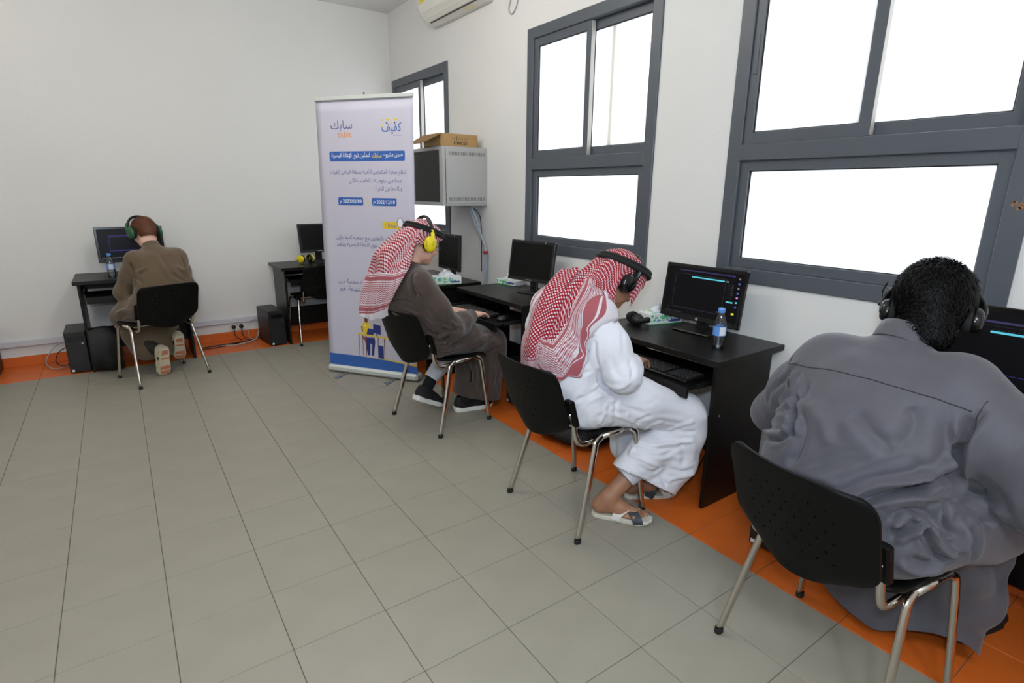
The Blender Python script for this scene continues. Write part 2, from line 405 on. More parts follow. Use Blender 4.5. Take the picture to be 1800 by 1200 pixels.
# ------------------------------------------------------------------ tiled floor
def floor():
    m = MB(); m.box(X0, XW, Y0, YB, -.1, -.0025)
    fl = struct(m.build('floor', 'grout'))
    S = 0.327; XE, YE = 1.945, 5.678
    xs = [-.039+S*k for k in range(-11, 6)]+[XE]
    ys = [2.005+.3278*k for k in range(-14, 9)]
    dy = (YE-ys[-1])/3; ys += [ys[-1]+dy, ys[-1]+2*dy, YE]
    xo = [XE, XE+.328, XE+.656, XW]; yo = [YE, YE+.328, YB]
    cells = []
    for i in range(len(xs)-1):
        for j in range(len(ys)-1): cells.append((xs[i], xs[i+1], ys[j], ys[j+1], 'tile_grey'))
    for i in range(3):
        for j in range(len(ys)-1): cells.append((xo[i], xo[i+1], ys[j], ys[j+1], 'tile_orange'))
    for j in range(2):
        for i in range(len(xs)-1): cells.append((xs[i], xs[i+1], yo[j], yo[j+1], 'tile_orange'))
        for i in range(3): cells.append((xo[i], xo[i+1], yo[j], yo[j+1], 'tile_orange'))
    def seen(c):
        x, y = (c[0]+c[1])/2, (c[2]+c[3])/2
        p = Vector((x, y, -1.5)); zc = p.dot(_f)
        if zc < 0.1: return -1
        u = 900+975*p.dot(_r)/zc; v = 600+975*p.dot(_d)/zc
        if not (-120 < u < 1920 and -50 < v < 1330): return -1
        return 1/zc
    sc = sorted(((seen(c), i) for i, c in enumerate(cells)), reverse=True)
    keep = [i for s, i in sc if s > 0][:300]; ks = set(keep); cache = {}
    g = 0.0013; rnd = random.Random(4)
    for i in keep:
        x0, x1, y0, y1, mt = cells[i]; w, h = round(x1-x0, 3), round(y1-y0, 3); key = (w, h, mt)
        if key not in cache:
            b = MB(); b.box(-w/2+g, w/2-g, -h/2+g, h/2-g, -.02, 0, c=0.0012); me = fast_mesh('tile', b.V, b.F); me.materials.append(MATS[mt]); cache[key] = me
        o = bpy.data.objects.new('tile', cache[key]); COL.objects.link(o); o.parent = fl
        o.location = ((x0+x1)/2, (y0+y1)/2, -rnd.random()*0.0006)
    for mt in ('tile_grey', 'tile_orange'):
        b = MB()
        for i, c in enumerate(cells):
            if i not in ks and c[4] == mt: b.box(c[0]+g, c[1]-g, c[2]+g, c[3]-g, -.02, 0)
        if b.V:
            o = b.build('tile_field', mt, fl); o['kind'] = 'stuff'
    # orange skirting tiles
    for nm, horizontal in (('baseboard_back', True), ('baseboard_right', False)):
        b = MB(); h = 0.085
        if horizontal: b.box(X0, XW-.011, YB-.006, YB, 0, h-.002)
        else: b.box(XW-.006, XW, Y0, YB-.011, 0, h-.002)
        bb = struct(b.build(nm, 'grout_pale'))
        edges = (xs+xo[1:]) if horizontal else (ys+yo[1:])
        mes = {}
        for a, c in zip(edges[:-1], edges[1:]):
            if horizontal and c > XW-.02: c = XW-.012
            if not horizontal and c > YB-.02: c = YB-.012
            if c-a < .05 or (horizontal and a < -1.6) or (not horizontal and a < -.4): continue
            w = round(c-a, 3)
            if w not in mes:
                t = MB()
                if horizontal: t.box(-w/2+g, w/2-g, -.010, -.0062, 0.0005, h, c=.0012)
                else: t.box(-.010, -.0062, -w/2+g, w/2-g, 0.0005, h, c=.0012)
                me = fast_mesh('skirting_tile', t.V, t.F); me.materials.append(MATS['tile_orange']); mes[w] = me
            o = bpy.data.objects.new('skirting_tile', mes[w]); COL.objects.link(o); o.parent = bb
            o.location = ((a+c)/2, YB, 0) if horizontal else (XW, (a+c)/2, 0)
floor()

# ------------------------------------------------------------------ windows
def window(n, ya, yb):
    """ya<yb; seen from inside, the larger y is on the left"""
    root = bpy.data.objects.new('window_%d' % n, None); COL.objects.link(root); root.location = (XW, (ya+yb)/2, WZ0); struct(root)
    w = yb-ya; H_ = WZ1-WZ0; hw = w/2; t = .075
    fx0, fx1 = -.012, .085
    b = MB()                               # outer frame, four profiles
    b.box(fx0, fx1, hw-t, hw, 0, H_, c=.003); b.box(fx0, fx1, -hw, -hw+t, 0, H_, c=.003)
    b.box(fx0, fx1, -hw+t-.004, hw-t+.004, 0, t, c=.003); b.box(fx0, fx1, -hw+t-.004, hw-t+.004, H_-t, H_, c=.003)
    b.build('outer_frame', 'window_grey', root)
    b = MB(); b.box(fx0-.002, fx1, -hw+t-.004, hw-t+.004, .615, .695, c=.003); b.build('transom', 'window_grey', root)
    def sash(name, y0, y1, z0, z1, x0, x1, st, sb):
        b = MB()
        b.box(x0, x1, y0, y0+st, z0, z1, c=.002); b.box(x0, x1, y1-st, y1, z0, z1, c=.002)
        b.box(x0, x1, y0+st-.003, y1-st+.003, z0, z0+sb, c=.002); b.box(x0, x1, y0+st-.003, y1-st+.003, z1-sb, z1, c=.002)
        s = b.build(name, 'window_grey', root)
        g_ = MB(); xm = (x0+x1)/2
        for q in ((y0+st-.001, y0+st+.005, z0+sb, z1-sb), (y1-st-.005, y1-st+.001, z0+sb, z1-sb)): g_.box(xm-.008, xm+.008, *q)
        g_.box(xm-.008, xm+.008, y0+st, y1-st, z1-sb-.005, z1-sb+.001); g_.box(xm-.008, xm+.008, y0+st, y1-st, z0+sb-.001, z0+sb+.004)
        g_.build('gasket', 'gasket', s)
        p = MB(); p.box(xm-.003, xm+.003, y0+st-.004, y1-st+.004, z0+sb-.004, z1-sb+.004); p.build('pane', 'frosted_glass', s)
        return s
    # fixed lower light
    sash('fixed_sash', -hw+t, hw-t, t, .615, .006, .05, .048, .048)
    # two sliding leaves, the left one on the room-side track
    l = sash('sliding_leaf', -.045, hw-t, .695, H_-t, .000, .032, .048, .055)
    r_ = sash('sliding_leaf', -hw+t, .02, .695, H_-t, .040, .072, .048, .055)
    e = MB(); e.box(.0, .032, -.0465, -.0452, .70, H_-t-.005); e.build('leaf_edge', 'window_edge', l)
    h = MB(); h.box(-.004, .002, hw-t-.034, hw-t-.014, 1.02, 1.20, c=.002); h.build('pull', 'window_grey', l)
    return root
for i, (a, b) in enumerate(WINS): window(i+1, a, b)
def window_marks():
    r3 = bpy.data.objects['window_3']
    rnd = random.Random(2); b = MB()
    for k in range(9):
        y = -.575-rnd.random()*.03; z = .40+rnd.random()*.05; s = .003+rnd.random()*.005
        b.prism([(s*math.cos(a)*(.7+.5*rnd.random()), s*math.sin(a)*(.7+.5*rnd.random())) for a in np.linspace(0, 2*PI, 8)[:-1]], .0006, frame((-.0121, y, z), (0, -1, 0), (0, 0, 1)) )
    o = b.build('rust_spot', 'rust', r3)
window_marks()
def bars():
    for y in (3.455, 2.812):
        b = MB(); b.box(XW+.0735, XW+.092, y-.024, y+.024, WZ0, WZ1, c=.003)
        o = b.build('window_bar', 'tan_bar', None)
        tag(o, 'tan vertical bar behind the %s upper pane of the middle window' % ('left' if y > 3 else 'right'), 'bar', 'bars behind the middle window')
bars()

# ------------------------------------------------------------------ cable trunking, socket, ceiling tubes, air conditioner
def services():
    b = MB(); b.box(X0, XW, YB-.03, YB, .175, .228, c=.004); struct(b.build('trim_1', 'trunking'))
    b = MB(); b.box(XW-.03, XW, Y0, YB-.031, .175, .228, c=.004); struct(b.build('trim_2', 'trunking'))
    # faint putty line across the back wall
    for i, (lx, ly) in enumerate(TUBES):
        t = thing('ceiling_light', 'white twin tube ceiling light %s' % ('over the middle of the room', 'above the left back tiles', 'behind the viewer, added to stand in for bounced flash', 'nearest the windows')[(i+0) % 4], 'light', (lx, ly, CZ), 0, 'ceiling tube lights')
        b = MB(); b.box(-.17, .17, -.64, .64, -.05, 0, c=.006); b.build('housing', 'plastic_white', t)
        for sx in (-.08, .08):
            b = MB(); b.tube([(sx, -.6, -.07), (sx, .6, -.07)], .014, 10); b.build('tube', 'tube_glow', t, True)
    s = thing('wall_socket', 'white double wall socket with two black plugs on the back wall', 'socket', (.872, YB, .137))
    b = MB(); b.box(-.075, .075, -.012, 0, -.043, .043, c=.004); b.build('face_plate', 'plastic_white', s)
    for sx in (-.038, .034):
        b = MB(); b.lathe([(.014, 0), (.021, .004), (.021, .02), (.016, .032), (.006, .034)], 14, frame((sx, -.012, -.002), (1, 0, 0), (0, 0, 1)) ); b.build('plug', 'cable_black', s, True)
    b = MB(); b.box(-.008, .008, -.0135, -.012, .012, .02); b.build('switch', 'tape_red', s)
    # wall air conditioner
    y0, y1 = 4.12, 5.07
    a = thing('air_conditioner', 'white split air conditioner high on the window wall', 'air conditioner', (XW, (y0+y1)/2, 2.95))
    L = (y1-y0)/2
    prof = [(0, 0), (-.05, -.004), (-.10, .012), (-.145, .04), (-.185, .085), (-.205, .14), (-.205, .25), (-.17, .285), (0, .29)]
    b = MB(); M = frame((0, L, 0), (1, 0, 0), (0, 0, 1))
    ring = []
    for yy, k in ((-L, .94), (-L+.02, 1), (L-.02, 1), (L, .94)):
        ring.append([(x*k if x else 0, yy, .14+(z-.14)*k) for x, z in prof])
    V = [p for r_ in ring for p in r_]; n = len(prof); F = []
    for i in range(3):
        for k in range(n): F.append((i*n+k, (i+1)*n+k, (i+1)*n+(k+1) % n, i*n+(k+1) % n))
    F.append(tuple(range(n))); F.append(tuple(3*n+k for k in range(n))[::-1])
    b.add(V, F); b.build('body', 'ac_white', a, False)
    def strip(x0, z0, x1, z1, ya, yb, th, nm, mt):
        d = Vector((x1-x0, 0, z1-z0)); nrm = Vector((d.z, 0, -d.x)).normalized(); q = MB()
        if nrm.z > 0: nrm = -nrm
        A = Vector((x0, 0, z0)); B = Vector((x1, 0, z1))
        V = []
        for yy in (ya, yb):
            for p in (A, B, B+nrm*th, A+nrm*th): V.append((p.x, yy, p.z))
        q.add(V, [(0, 1, 2, 3), (7, 6, 5, 4), (0, 4, 5, 1), (1, 5, 6, 2), (2, 6, 7, 3), (3, 7, 4, 0)]); return q.build(nm, mt, a)
    strip(-.098, .012, -.108, .0175, -L+.07, L-.07, .003, 'air_slot', 'ac_slot')
    strip(-.115, .0215, -.180, .078, -L+.05, L-.05, .004, 'louvre', 'ac_white')
    strip(-.055, -.0035, -.085, .007, -L+.20, -L+.32, .003, 'maker_plate', 'ink_cream')
    q = MB(); q.box(-.208, -.2055, L-.16, L-.05, .15, .235); q.build('energy_label', 'sticker_yellow', a)
    q = MB(); q.box(-.2085, -.208, L-.15, L-.09, .17, .2); q.build('label_print', 'ink_orange', a)
    c = MB(); c.tube(smooth_path([(XW-.006, 3.86, 2.93), (XW-.008, 3.90, 2.84), (XW-.008, 3.85, 2.80), (XW-.007, 3.79, 2.86), (XW-.006, 3.78, 2.98)], 6), .004, 6)
    tag(c.build('loose_cable', 'cable_grey', None, True), 'thin pale cable looped on the wall beside the air conditioner', 'cable')
services()
# ================================================================== furniture
def desk(label, loc, rz, w, d, tray_out=0.0, zt=0.77):
    """local x: user's right, local y: towards the wall, origin under the middle of the front edge"""
    t = thing('computer_desk', label, 'desk', loc, rz, 'dark computer desks along the walls')
    b = MB(); b.box(-w/2, w/2, 0, d, zt-.03, zt, c=.0025); b.build('desk_top', 'desk_black', t)
    for s in (-1, 1):
        b = MB(); x = s*(w/2-.035); b.box(x-.009, x+.009, .03, d-.06, 0, zt-.03, c=.0015); p = b.build('side_panel', 'desk_black', t)
        c = MB(); sx = x+s*.009
        c.lathe([(.006, 0), (.006, .0012)], 10, frame((sx, .09, .48), (0, 1, 0), (0, 0, 1)) if s > 0 else frame((sx, .09, .48), (0, -1, 0), (0, 0, 1))); c.build('screw_cap', 'steel', p)
    b = MB(); b.box(-w/2+.044, w/2-.044, d-.13, d-.112, .10, .30, c=.0015); b.build('rear_board', 'desk_black', t)
    b = MB(); b.box(-w/2+.044, w/2-.044, d-.085, d-.067, zt-.13, zt-.031, c=.0015); b.build('upper_rail', 'desk_black', t)
    y0 = .03-tray_out; tw = w/2-.075
    b = MB(); b.box(-tw, tw, y0, y0+.36, .628, .643, c=.0015); tr = b.build('keyboard_tray', 'desk_black', t)
    b = MB(); b.box(-tw, tw, y0-.015, y0-.0005, .592, .646, c=.002); b.build('tray_lip', 'desk_black', tr)
    for s in (-1, 1):
        x = s*(tw+.008); b = MB(); b.box(x-.006, x+.006, y0+.05, .42, .630, .655, c=.001); b.box(s*(tw+.014)-.003, s*(tw+.014)+.003, .06, .44, .628, .66); b.build('slide_rail', 'plastic_black', tr)
    return t
DTOP = 0.77
desk('dark desk behind the man in the brown robe, nearest the room corner', (1.90, 4.386, 0), -PI/2, .88, .545)
desk('dark desk at which the man in the brown robe types', (2.135, 3.378, 0), -PI/2, .876, .545, .175)
desk('dark desk with a water bottle and lit screen before the man in white', (2.135, 1.862, 0), -PI/2, .88, .545, .125)
desk('dark desk mostly hidden behind the man in grey', (2.135, .49, 0), -PI/2, .88, .545, .10)
desk('dark desk against the back wall before the boy in khaki', (.045, 5.625, 0), 0, .82, .56, .08)
desk('dark desk with yellow headphones, partly hidden by the banner', (1.665, 5.64, 0), 0, .86, .56, .0)

# ------------------------------------------------------------------ chairs
def backrest_mesh():
    nu, nv = 74, 50; W_, H0, H1 = .440, .485, .795
    def pos(u, v, off):
        # u,v in -1..1 / 0..1
        hw = W_/2
        r = .055
        z = H0+(H1-H0)*v
        # rounded top corners, swept bottom edge
        e = 0.0
        if v > 1-r/(H1-H0): q = (v-(1-r/(H1-H0)))*(H1-H0)/r; e = r*(1-math.sqrt(max(0, 1-q*q)))*.8
        if v < .30: q = 1-v/.30; e = .085*q**2.2
        y = u*(hw-e)
        zz = z - .030*(1-u*u)*(1-v)**2 + .006*(1-u*u)*v
        x = -.015-.085*v-.012*v*v - .045*(1-u*u)
        nx = 1.0
        return (x-off, y, zz)
    mask = np.ones((nu, nv), bool)
    for row in range(6):
        jv = 13+row*5
        for k in range(7):
            iu = 16+k*7+(3 if row % 2 else 0)
            if iu < nu-14: mask[iu, jv] = False
    V = []; idx = {}
    for layer, off in ((0, 0.0), (1, .009)):
        for i in range(nu+1):
            for j in range(nv+1):
                idx[(layer, i, j)] = len(V); V.append(pos(-1+2*i/nu, j/nv, off))
    F = []
    for i in range(nu):
        for j in range(nv):
            if not mask[i, j]: continue
            F.append((idx[(0, i, j)], idx[(0, i+1, j)], idx[(0, i+1, j+1)], idx[(0, i, j+1)]))
            F.append((idx[(1, i, j)], idx[(1, i, j+1)], idx[(1, i+1, j+1)], idx[(1, i+1, j)]))
            for di, dj, a, c in ((-1, 0, (i, j), (i, j+1)), (1, 0, (i+1, j+1), (i+1, j)), (0, -1, (i+1, j), (i, j)), (0, 1, (i, j+1), (i+1, j+1))):
                ii, jj = i+di, j+dj
                if not (0 <= ii < nu and 0 <= jj < nv) or not mask[ii, jj]:
                    F.append((idx[(0, *a)], idx[(0, *c)], idx[(1, *c)], idx[(1, *a)]))
    return fast_mesh('backrest', V, F)
def make_chair():
    t = thing('stacking_chair', '', 'chair')
    link('backrest', backrest_mesh(), 'chair_black', t)
    # seat : shallow waterfall pan
    nu, nv = 16, 14; V = []; F = []
    for lay in (0, 1):
        for i in range(nu+1):
            for j in range(nv+1):
                u = -1+2*i/nu; v = j/nv
                k = (1-abs(2*v-1)**6*.10)
                x = .055+.39*v; y = u*.215*k
                z = .478-.014*(1-u*u)*math.sin(PI*min(1, v*1.15))-.035*max(0, (v-.8)/.2)**2+.012*max(0, (.15-v)/.15) - lay*.011
                V.append((x, y, z))
    n = (nu+1)*(nv+1)
    for i in range(nu):
        for j in range(nv):
            a = i*(nv+1)+j; F.append((a, a+nv+1, a+nv+2, a+1)); F.append((n+a, n+a+1, n+a+nv+2, n+a+nv+1))
    for j in range(nv):
        F.append((j, j+1, n+j+1, n+j)); a = nu*(nv+1)+j; F.append((a+1, a, n+a, n+a+1))
    for i in range(nu):
        a = i*(nv+1); F.append((a+nv+1, a, n+a, n+a+nv+1)); a += nv; F.append((a, a+nv+1, n+a+nv+1, n+a))
    link('seat', fast_mesh('seat', V, F), 'chair_black', t, True)
    for s in (-1, 1):
        fl = ((0, 1, 0), .62)
        path = smooth_path([(.0, s*.262, .012), (.062, s*.243, .22), (.112, s*.224, .40), (.128, s*.219, .437), (.165, s*.214, .455)], 5)
        b = MB(); b.tube(path, .0165, 12, flat=fl); b.build('leg', 'chrome', t, True)
        path = smooth_path([(.425, s*.250, .012), (.402, s*.236, .22), (.382, s*.222, .40), (.368, s*.217, .437), (.335, s*.214, .455)], 5)
        b = MB(); b.tube(path, .0165, 12, flat=fl); b.build('leg', 'chrome', t, True)
        b = MB(); b.tube([(.16, s*.214, .4545), (.34, s*.214, .4545)], .0135, 10); b.build('seat_rail', 'chrome', t, True)
        path = smooth_path([(.20, s*.196, .447), (.10, s*.196, .434), (.045, s*.197, .445), (.018, s*.198, .49), (.002, s*.199, .56), (-.02, s*.2, .60)], 6)
        b = MB(); b.tube(path, .0145, 10, flat=((0, 1, 0), .7)); b.build('back_upright', 'chrome', t, True)
        b = MB(); b.box(-.018, .012, s*.178, s*.222, .535, .66, c=.006, M=Matrix.Translation((-.010, 0, 0)) @ Matrix.Shear('XZ', 4, (0, 0)) if False else Matrix.Translation((-.004, 0, 0)) @ Matrix(((1, 0, -.30, .178), (0, 1, 0, 0), (0, 0, 1, 0), (0, 0, 0, 1))))
        br = b.build('bracket', 'chair_black', t)
        c = MB(); c.lathe([(.005, 0), (.005, .0015)], 10, frame((-.004-.018+.178-.3*.56-.0005, s*.2, .56), (0, -1, 0), (0, 0, 1))); c.build('screw', 'steel', br)
        for fx, fy in ((.0, .262), (.425, .250)):
            b = MB(); b.lathe([(.0, 0), (.015, 0), (.017, .004), (.0165, .02), (.0, .021)], 12, Matrix.Translation((fx, s*fy, 0)) @ Matrix.Diagonal((1.05, .8, 1, 1)), cap=False); b.build('foot_cap', 'rubber', t, True)
    b = MB(); b.tube([(.20, -.205, .448), (.20, .205, .448)], .011, 8); b.tube([(.33, -.205, .448), (.33, .205, .448)], .011, 8); b.build('cross_bar', 'chrome', t, True)
    return t
CHAIRS = {'A': ((.22, 5.045), (-.33, .944)), 'B': ((1.441, 3.15), (.985, .17)), 'C': ((1.4765, 1.847), (1, 0)), 'D': ((1.515, .653), (.992, -.125)), 'E': ((1.60, 5.57), (-.06, 1))}
CLAB = {'A': 'black plastic chair with chrome legs carrying the boy in khaki', 'B': 'black plastic chair with chrome legs under the man in brown',
        'C': 'black plastic chair with chrome legs under the man in white', 'D': 'black plastic chair with chrome legs in the foreground under the man in grey',
        'E': 'empty black chair pushed to the desk beside the banner'}
def chairs():
    first = None
    for k, ((ox, oy), (fx, fy)) in CHAIRS.items():
        c = make_chair() if first is None else copy_tree(first)
        first = first or c
        c.location = (ox, oy, 0); c.rotation_euler = (0, 0, math.atan2(fy, fx)); tag(c, CLAB[k], 'chair', 'black stacking chairs')
chairs()

# ------------------------------------------------------------------ monitors
def ui(parent, rects, w, h, zoff):
    """flat screen graphics: list of (material, x0, x1, y0, y1) in 0..1 of the screen, y up"""
    by = {}
    for m, x0, x1, y0, y1 in rects: by.setdefault(m, []).append((x0, x1, y0, y1))
    for i, (m, L) in enumerate(by.items()):
        b = MB()
        for x0, x1, y0, y1 in L:
            X0_, X1_ = (x0-.5)*w, (x1-.5)*w; Z0_, Z1_ = (y0-.5)*h, (y1-.5)*h; y = zoff-.0006-.0001*i
            b.quad((X0_, y, Z0_), (X1_, y, Z0_), (X1_, y, Z1_), (X0_, y, Z1_))
        b.build('screen_graphic', m, parent)
def monitor(label, loc, facing, tilt, w, h, zc, style, rects=None, group='computer monitors on the desks'):
    rz = facing+PI/2
    t = thing('computer_monitor', label, 'monitor', loc, rz, group)
    up = zc
    ctr = bpy.data.objects.new('display', None)
    # housing holder is a mesh so that it is a part itself
    M = Matrix.Translation((0, 0, up)) @ Matrix.Rotation(-tilt, 4, 'X')
    b = MB(); b.box(-w/2, w/2, -.012, .014, -h/2, h/2, c=.004)
    b.box(-w*.36, w*.36, .013, .040, -h*.36, h*.36, c=.012)
    p = b.build('housing', 'plastic_gloss' if style == 'lit' else 'plastic_black', t); p.matrix_local = M
    bz = .018 if style == 'lit' else .020; bb = .030 if style == 'lit' else .026
    b = MB(); sw, sh = w-2*bz, h-bz-bb
    b.box(-sw/2, sw/2, -.0128, -.0115, -h/2+bb, h/2-bz); b.build('screen', 'screen_on' if rects else 'screen_off', p)
    if rects:
        # graphics in the screen's own frame
        off = (-h/2+bb+h/2-bz)/2
        rr = [(m, a, c, d+off/sh, e+off/sh) for m, a, c, d, e in rects]
        ui(p, rr, sw, sh, -.0128)
    b = MB()
    if style == 'lit':
        b.lathe([(.0085, 0), (.0085, .0005)], 20, frame((0, -.0121, -h/2+.014), (1, 0, 0), (0, 0, 1))); b.build('badge', 'ui_grey', p)
    else:
        b.box(-.03, .03, -.0126, -.012, -h/2+.008, -h/2+.013); b.build('badge', 'key_legend', p)
        b = MB(); b.box(w/2-.095, w/2-.09, -.0126, -.012, h/2-.013, h/2-.006); b.build('sticker', 'plastic_white', p)
    b = MB(); b.box(-.035, .035, .02, .045, .008, up+.02, c=.006); b.build('neck', 'plastic_black', t)
    b = MB()
    if style == 'lit': b.box(-.115, .115, -.085, .105, 0.0005, .012, c=.005)
    else: b.lathe([(.0, .0005), (.118, .0005), (.12, .006), (.10, .013), (.045, .02), (.0, .021)], 28, Matrix.Diagonal((1, .80, 1, 1)), cap=False)
    b.build('base', 'plastic_black', t, style != 'lit')
    return t
ICONS = []
_ic = ['ui_grey', 'ui_blue', 'ui_grey', 'ui_blue', 'ui_pink', 'ui_teal', 'ui_blue']
for k, m_ in enumerate(_ic): ICONS.append((m_, .955, .978, .88-.095*k, .915-.095*k))
_rd = random.Random(5)
DIALOG = ICONS+[('ui_purple', .17, .86, .925, .955), ('ui_violet', .80, .90, .925, .94), ('ui_teal', .345, .785, .80, .828), ('ui_grey', .805, .84, .80, .828), ('ui_yellow', .93, .965, .165, .205), ('ui_teal', .84, .925, .395, .425),
     ('ui_dim', .10, .83, .13, .134), ('ui_purple', .13, .84, .118, .124), ('ui_dim', .12, .124, .17, .86), ('ui_dim', .80, .803, .17, .86), ('ui_dim', .13, .80, .86, .864), ('ui_dim', .06, .085, .085, .098), ('ui_dim', .74, .78, .155, .185)]
for k in range(9): DIALOG.append(('ui_grey', .885-.005*(k % 3), .905, .76-.035*k, .763-.035*k)); DIALOG.append(('ui_dim', .83, .87+.01*(k % 4), .76-.035*k, .7625-.035*k))
for k in range(12): DIALOG.append(('ui_dim', .03+.022*k, .045+.022*k, .015, .03))
for k in range(6): DIALOG.append(('ui_grey', .875+.012*(k % 3), .881+.012*(k % 3), .945-.02*(k//3), .952-.02*(k//3)))
for k in range(16): DIALOG.append(('ui_dim', .36+.027*k, .375+.027*k, .848, .853))
SMALL = [('ui_violet', .165, .98, .765, .785), ('ui_violet', .165, .172, .26, .785), ('ui_violet', .165, .80, .26, .275), ('ui_dim', .17, .98, .72, .726)]
for k in range(22): SMALL.append(('ui_grey', .03+.022*k, .046+.022*k, .03, .05))
for k in range(14): SMALL.append(('ui_violet', .19+.03*k, .21+.03*k, .29, .30))
WIDE = [('ui_purple', .17, .90, .84, .872), ('ui_dim', .10, .92, .80, .803), ('ui_grey', .12, .135, .812, .82), ('ui_grey', .15, .16, .812, .82), ('ui_teal', .36, .80, .70, .73), ('ui_violet', .10, .92, .145, .15)]+ICONS
for k in range(14): WIDE.append(('ui_dim', .37+.03*k, .385+.03*k, .745, .75))
mon = monitor
mon('black monitor with a lit dialog screen and teal bar beside the water bottle', (2.54, 1.84, DTOP), R(181.5), R(7), .494, .301, .207, 'lit', DIALOG)
mon('black switched-off monitor on the desk of the man in brown', (2.503, 3.325, DTOP), R(190.3), R(8.7), .44, .301, .232, 'off')
mon('black switched-off monitor behind the head of the man in brown', (2.337, 4.294, DTOP), R(177), R(2), .41, .306, .224, 'off')
mon('black lit monitor beyond the right shoulder of the man in grey', (2.50, .53, DTOP), R(181), R(6), .494, .301, .207, 'lit', WIDE)
mon('black lit monitor on the back wall desk before the boy', (.075, 5.98, DTOP), R(-88), R(3), .50, .30, .255, 'lit', SMALL)
mon('black switched-off monitor half hidden behind the banner', (1.712, 6.0, DTOP), R(-84.5), R(9), .41, .291, .249, 'off')

# ------------------------------------------------------------------ keyboards, mice, towers
def keyboard(label, loc, rz):
    t = thing('keyboard', label, 'keyboard', loc, rz, 'black keyboards on the trays')
    b = MB(); b.box(-.22, .22, -.075, .075, 0.0005, .016, c=.004); p = b.build('case', 'plastic_black', t)
    k = MB(); lg = MB()
    for r_ in range(6):
        y = -.058+r_*.0205+(.006 if r_ == 5 else 0)
        for c in range(21):
            x = -.2075+c*.0205
            if c in (14, 18) and r_ != 7: 
                if c == 14: continue
            if r_ == 0 and 3 < c < 9: continue
            k.box(x, x+.0175, y, y+.0165, .0158, .0225, c=.0018)
            lg.quad((x+.004, y+.009, .02256), (x+.008, y+.009, .02256), (x+.008, y+.013, .02256), (x+.004, y+.013, .02256))
    k.box(-.1255, -.0255, -.058, -.0415, .0158, .0225, c=.0018)
    o = k.build('keys', 'key_black', t); o['kind'] = 'stuff'
    o = lg.build('key_legends', 'key_legend', t); o['kind'] = 'stuff'
    b = MB(); b.box(.185, .188, .062, .065, .016, .0175); b.build('indicator', 'ink_orange', t)
    return t
TRAYZ = .6432
keyboard('black keyboard under the hand of the man in brown', (2.075, 3.43, TRAYZ), -PI/2)
keyboard('black keyboard on the tray before the man in white', (2.145, 1.765, TRAYZ), -PI/2)
keyboard('black keyboard on the tray of the man in grey', (2.16, .52, TRAYZ), -PI/2)
keyboard('black keyboard on the tray before the boy', (.10, 5.70, TRAYZ), 0)
def mouse(label, loc, rz):
    t = thing('computer_mouse', label, 'mouse', loc, rz)
    V = []; F = []; nu, nv = 14, 10
    b = MB(); rings = [(.0, .0005, .92), (.010, .010, 1.0), (.019, .0, .93), (.028, .0, .74), (.034, .0, .45), (.0365, .0, .12)]
    n = 20; VV = []
    for z, _, k in rings:
        for i in range(n):
            a = 2*PI*i/n; VV.append((.031*k*math.cos(a)*(1-.08*math.sin(a)), .055*k*math.sin(a)-.006*(1-k), max(z, .0006)))
    FF = [(r_*n+i, r_*n+(i+1) % n, (r_+1)*n+(i+1) % n, (r_+1)*n+i) for r_ in range(len(rings)-1) for i in range(n)]+[tuple(range(n))[::-1], tuple((len(rings)-1)*n+i for i in range(n))]
    b.add(VV, FF); b.build('shell', 'plastic_black', t, True)
    b = MB(); b.tube([(-.003, .03, .031), (.003, .03, .031)], .006, 10); b.build('wheel', 'plastic_dark', t)
    return t
mouse('black mouse at the right end of the brown-robed man\'s keyboard tray', (2.10, 3.10, TRAYZ), -PI/2)
def tower(label, loc, rz, w=.155, d=.36, h=.352):
    """origin at base centre; front looks along local -y"""
    t = thing('computer_tower', label, 'computer', loc, rz, 'black computer towers on the floor')
    b = MB(); b.box(-w/2, w/2, -d/2, d/2, .006, h, c=.005); b.build('case', 'plastic_black', t)
    b = MB(); b.box(-w/2+.004, w/2-.004, -d/2-.008, -d/2+.001, .010, h-.004, c=.003); f = b.build('front_panel', 'plastic_dark', t)
    b = MB(); b.box(-w/2+.02, w/2-.02, -d/2-.0095, -d/2-.0078, h-.075, h-.035, c=.0008); b.build('drive_bay', 'plastic_gloss', f)
    b = MB(); b.lathe([(.008, 0), (.008, .002)], 12, frame((w/2-.03, -d/2-.008, h-.10), (1, 0, 0), (0, 0, 1))); b.build('power_button', 'steel', f)
    b = MB(); b.box(-w/2+.012, -w/2+.03, -d/2-.0088, -d/2-.0078, .016, .034); b.build('sticker', 'label_white', f)
    b = MB()
    for k in range(5): b.box(-w/2+.025, w/2-.04, -d/2-.0086, -d/2-.0078, .09+.022*k, .094+.022*k)
    b.build('vent', 'gasket', f)
    for sx in (-1, 1):
        for sy in (-1, 1):
            b = MB(); b.lathe([(.011, 0), (.012, .0065)], 10, Matrix.Translation((sx*(w/2-.025), sy*(d/2-.035), 0))); b.build('foot', 'rubber', t)
    return t
tower('black computer tower left of the boy\'s desk', (-.418, 5.885, 0), 0, .145)
tower('black computer tower beside the wall socket and the banner desk', (1.143, 5.885, 0), R(6), .155)
tower('black computer tower with a white sticker left of the foreground chair', (2.30, 1.10, 0), -PI/2+R(6), .16, .36, .32)
tower('black computer tower under the desk of the man in brown', (2.35, 3.10, 0), -PI/2, .155, .33, .34)
tower('black computer tower at the far left edge of the room', (-1.045, 6.0, 0), 0, .16, .36, .36)
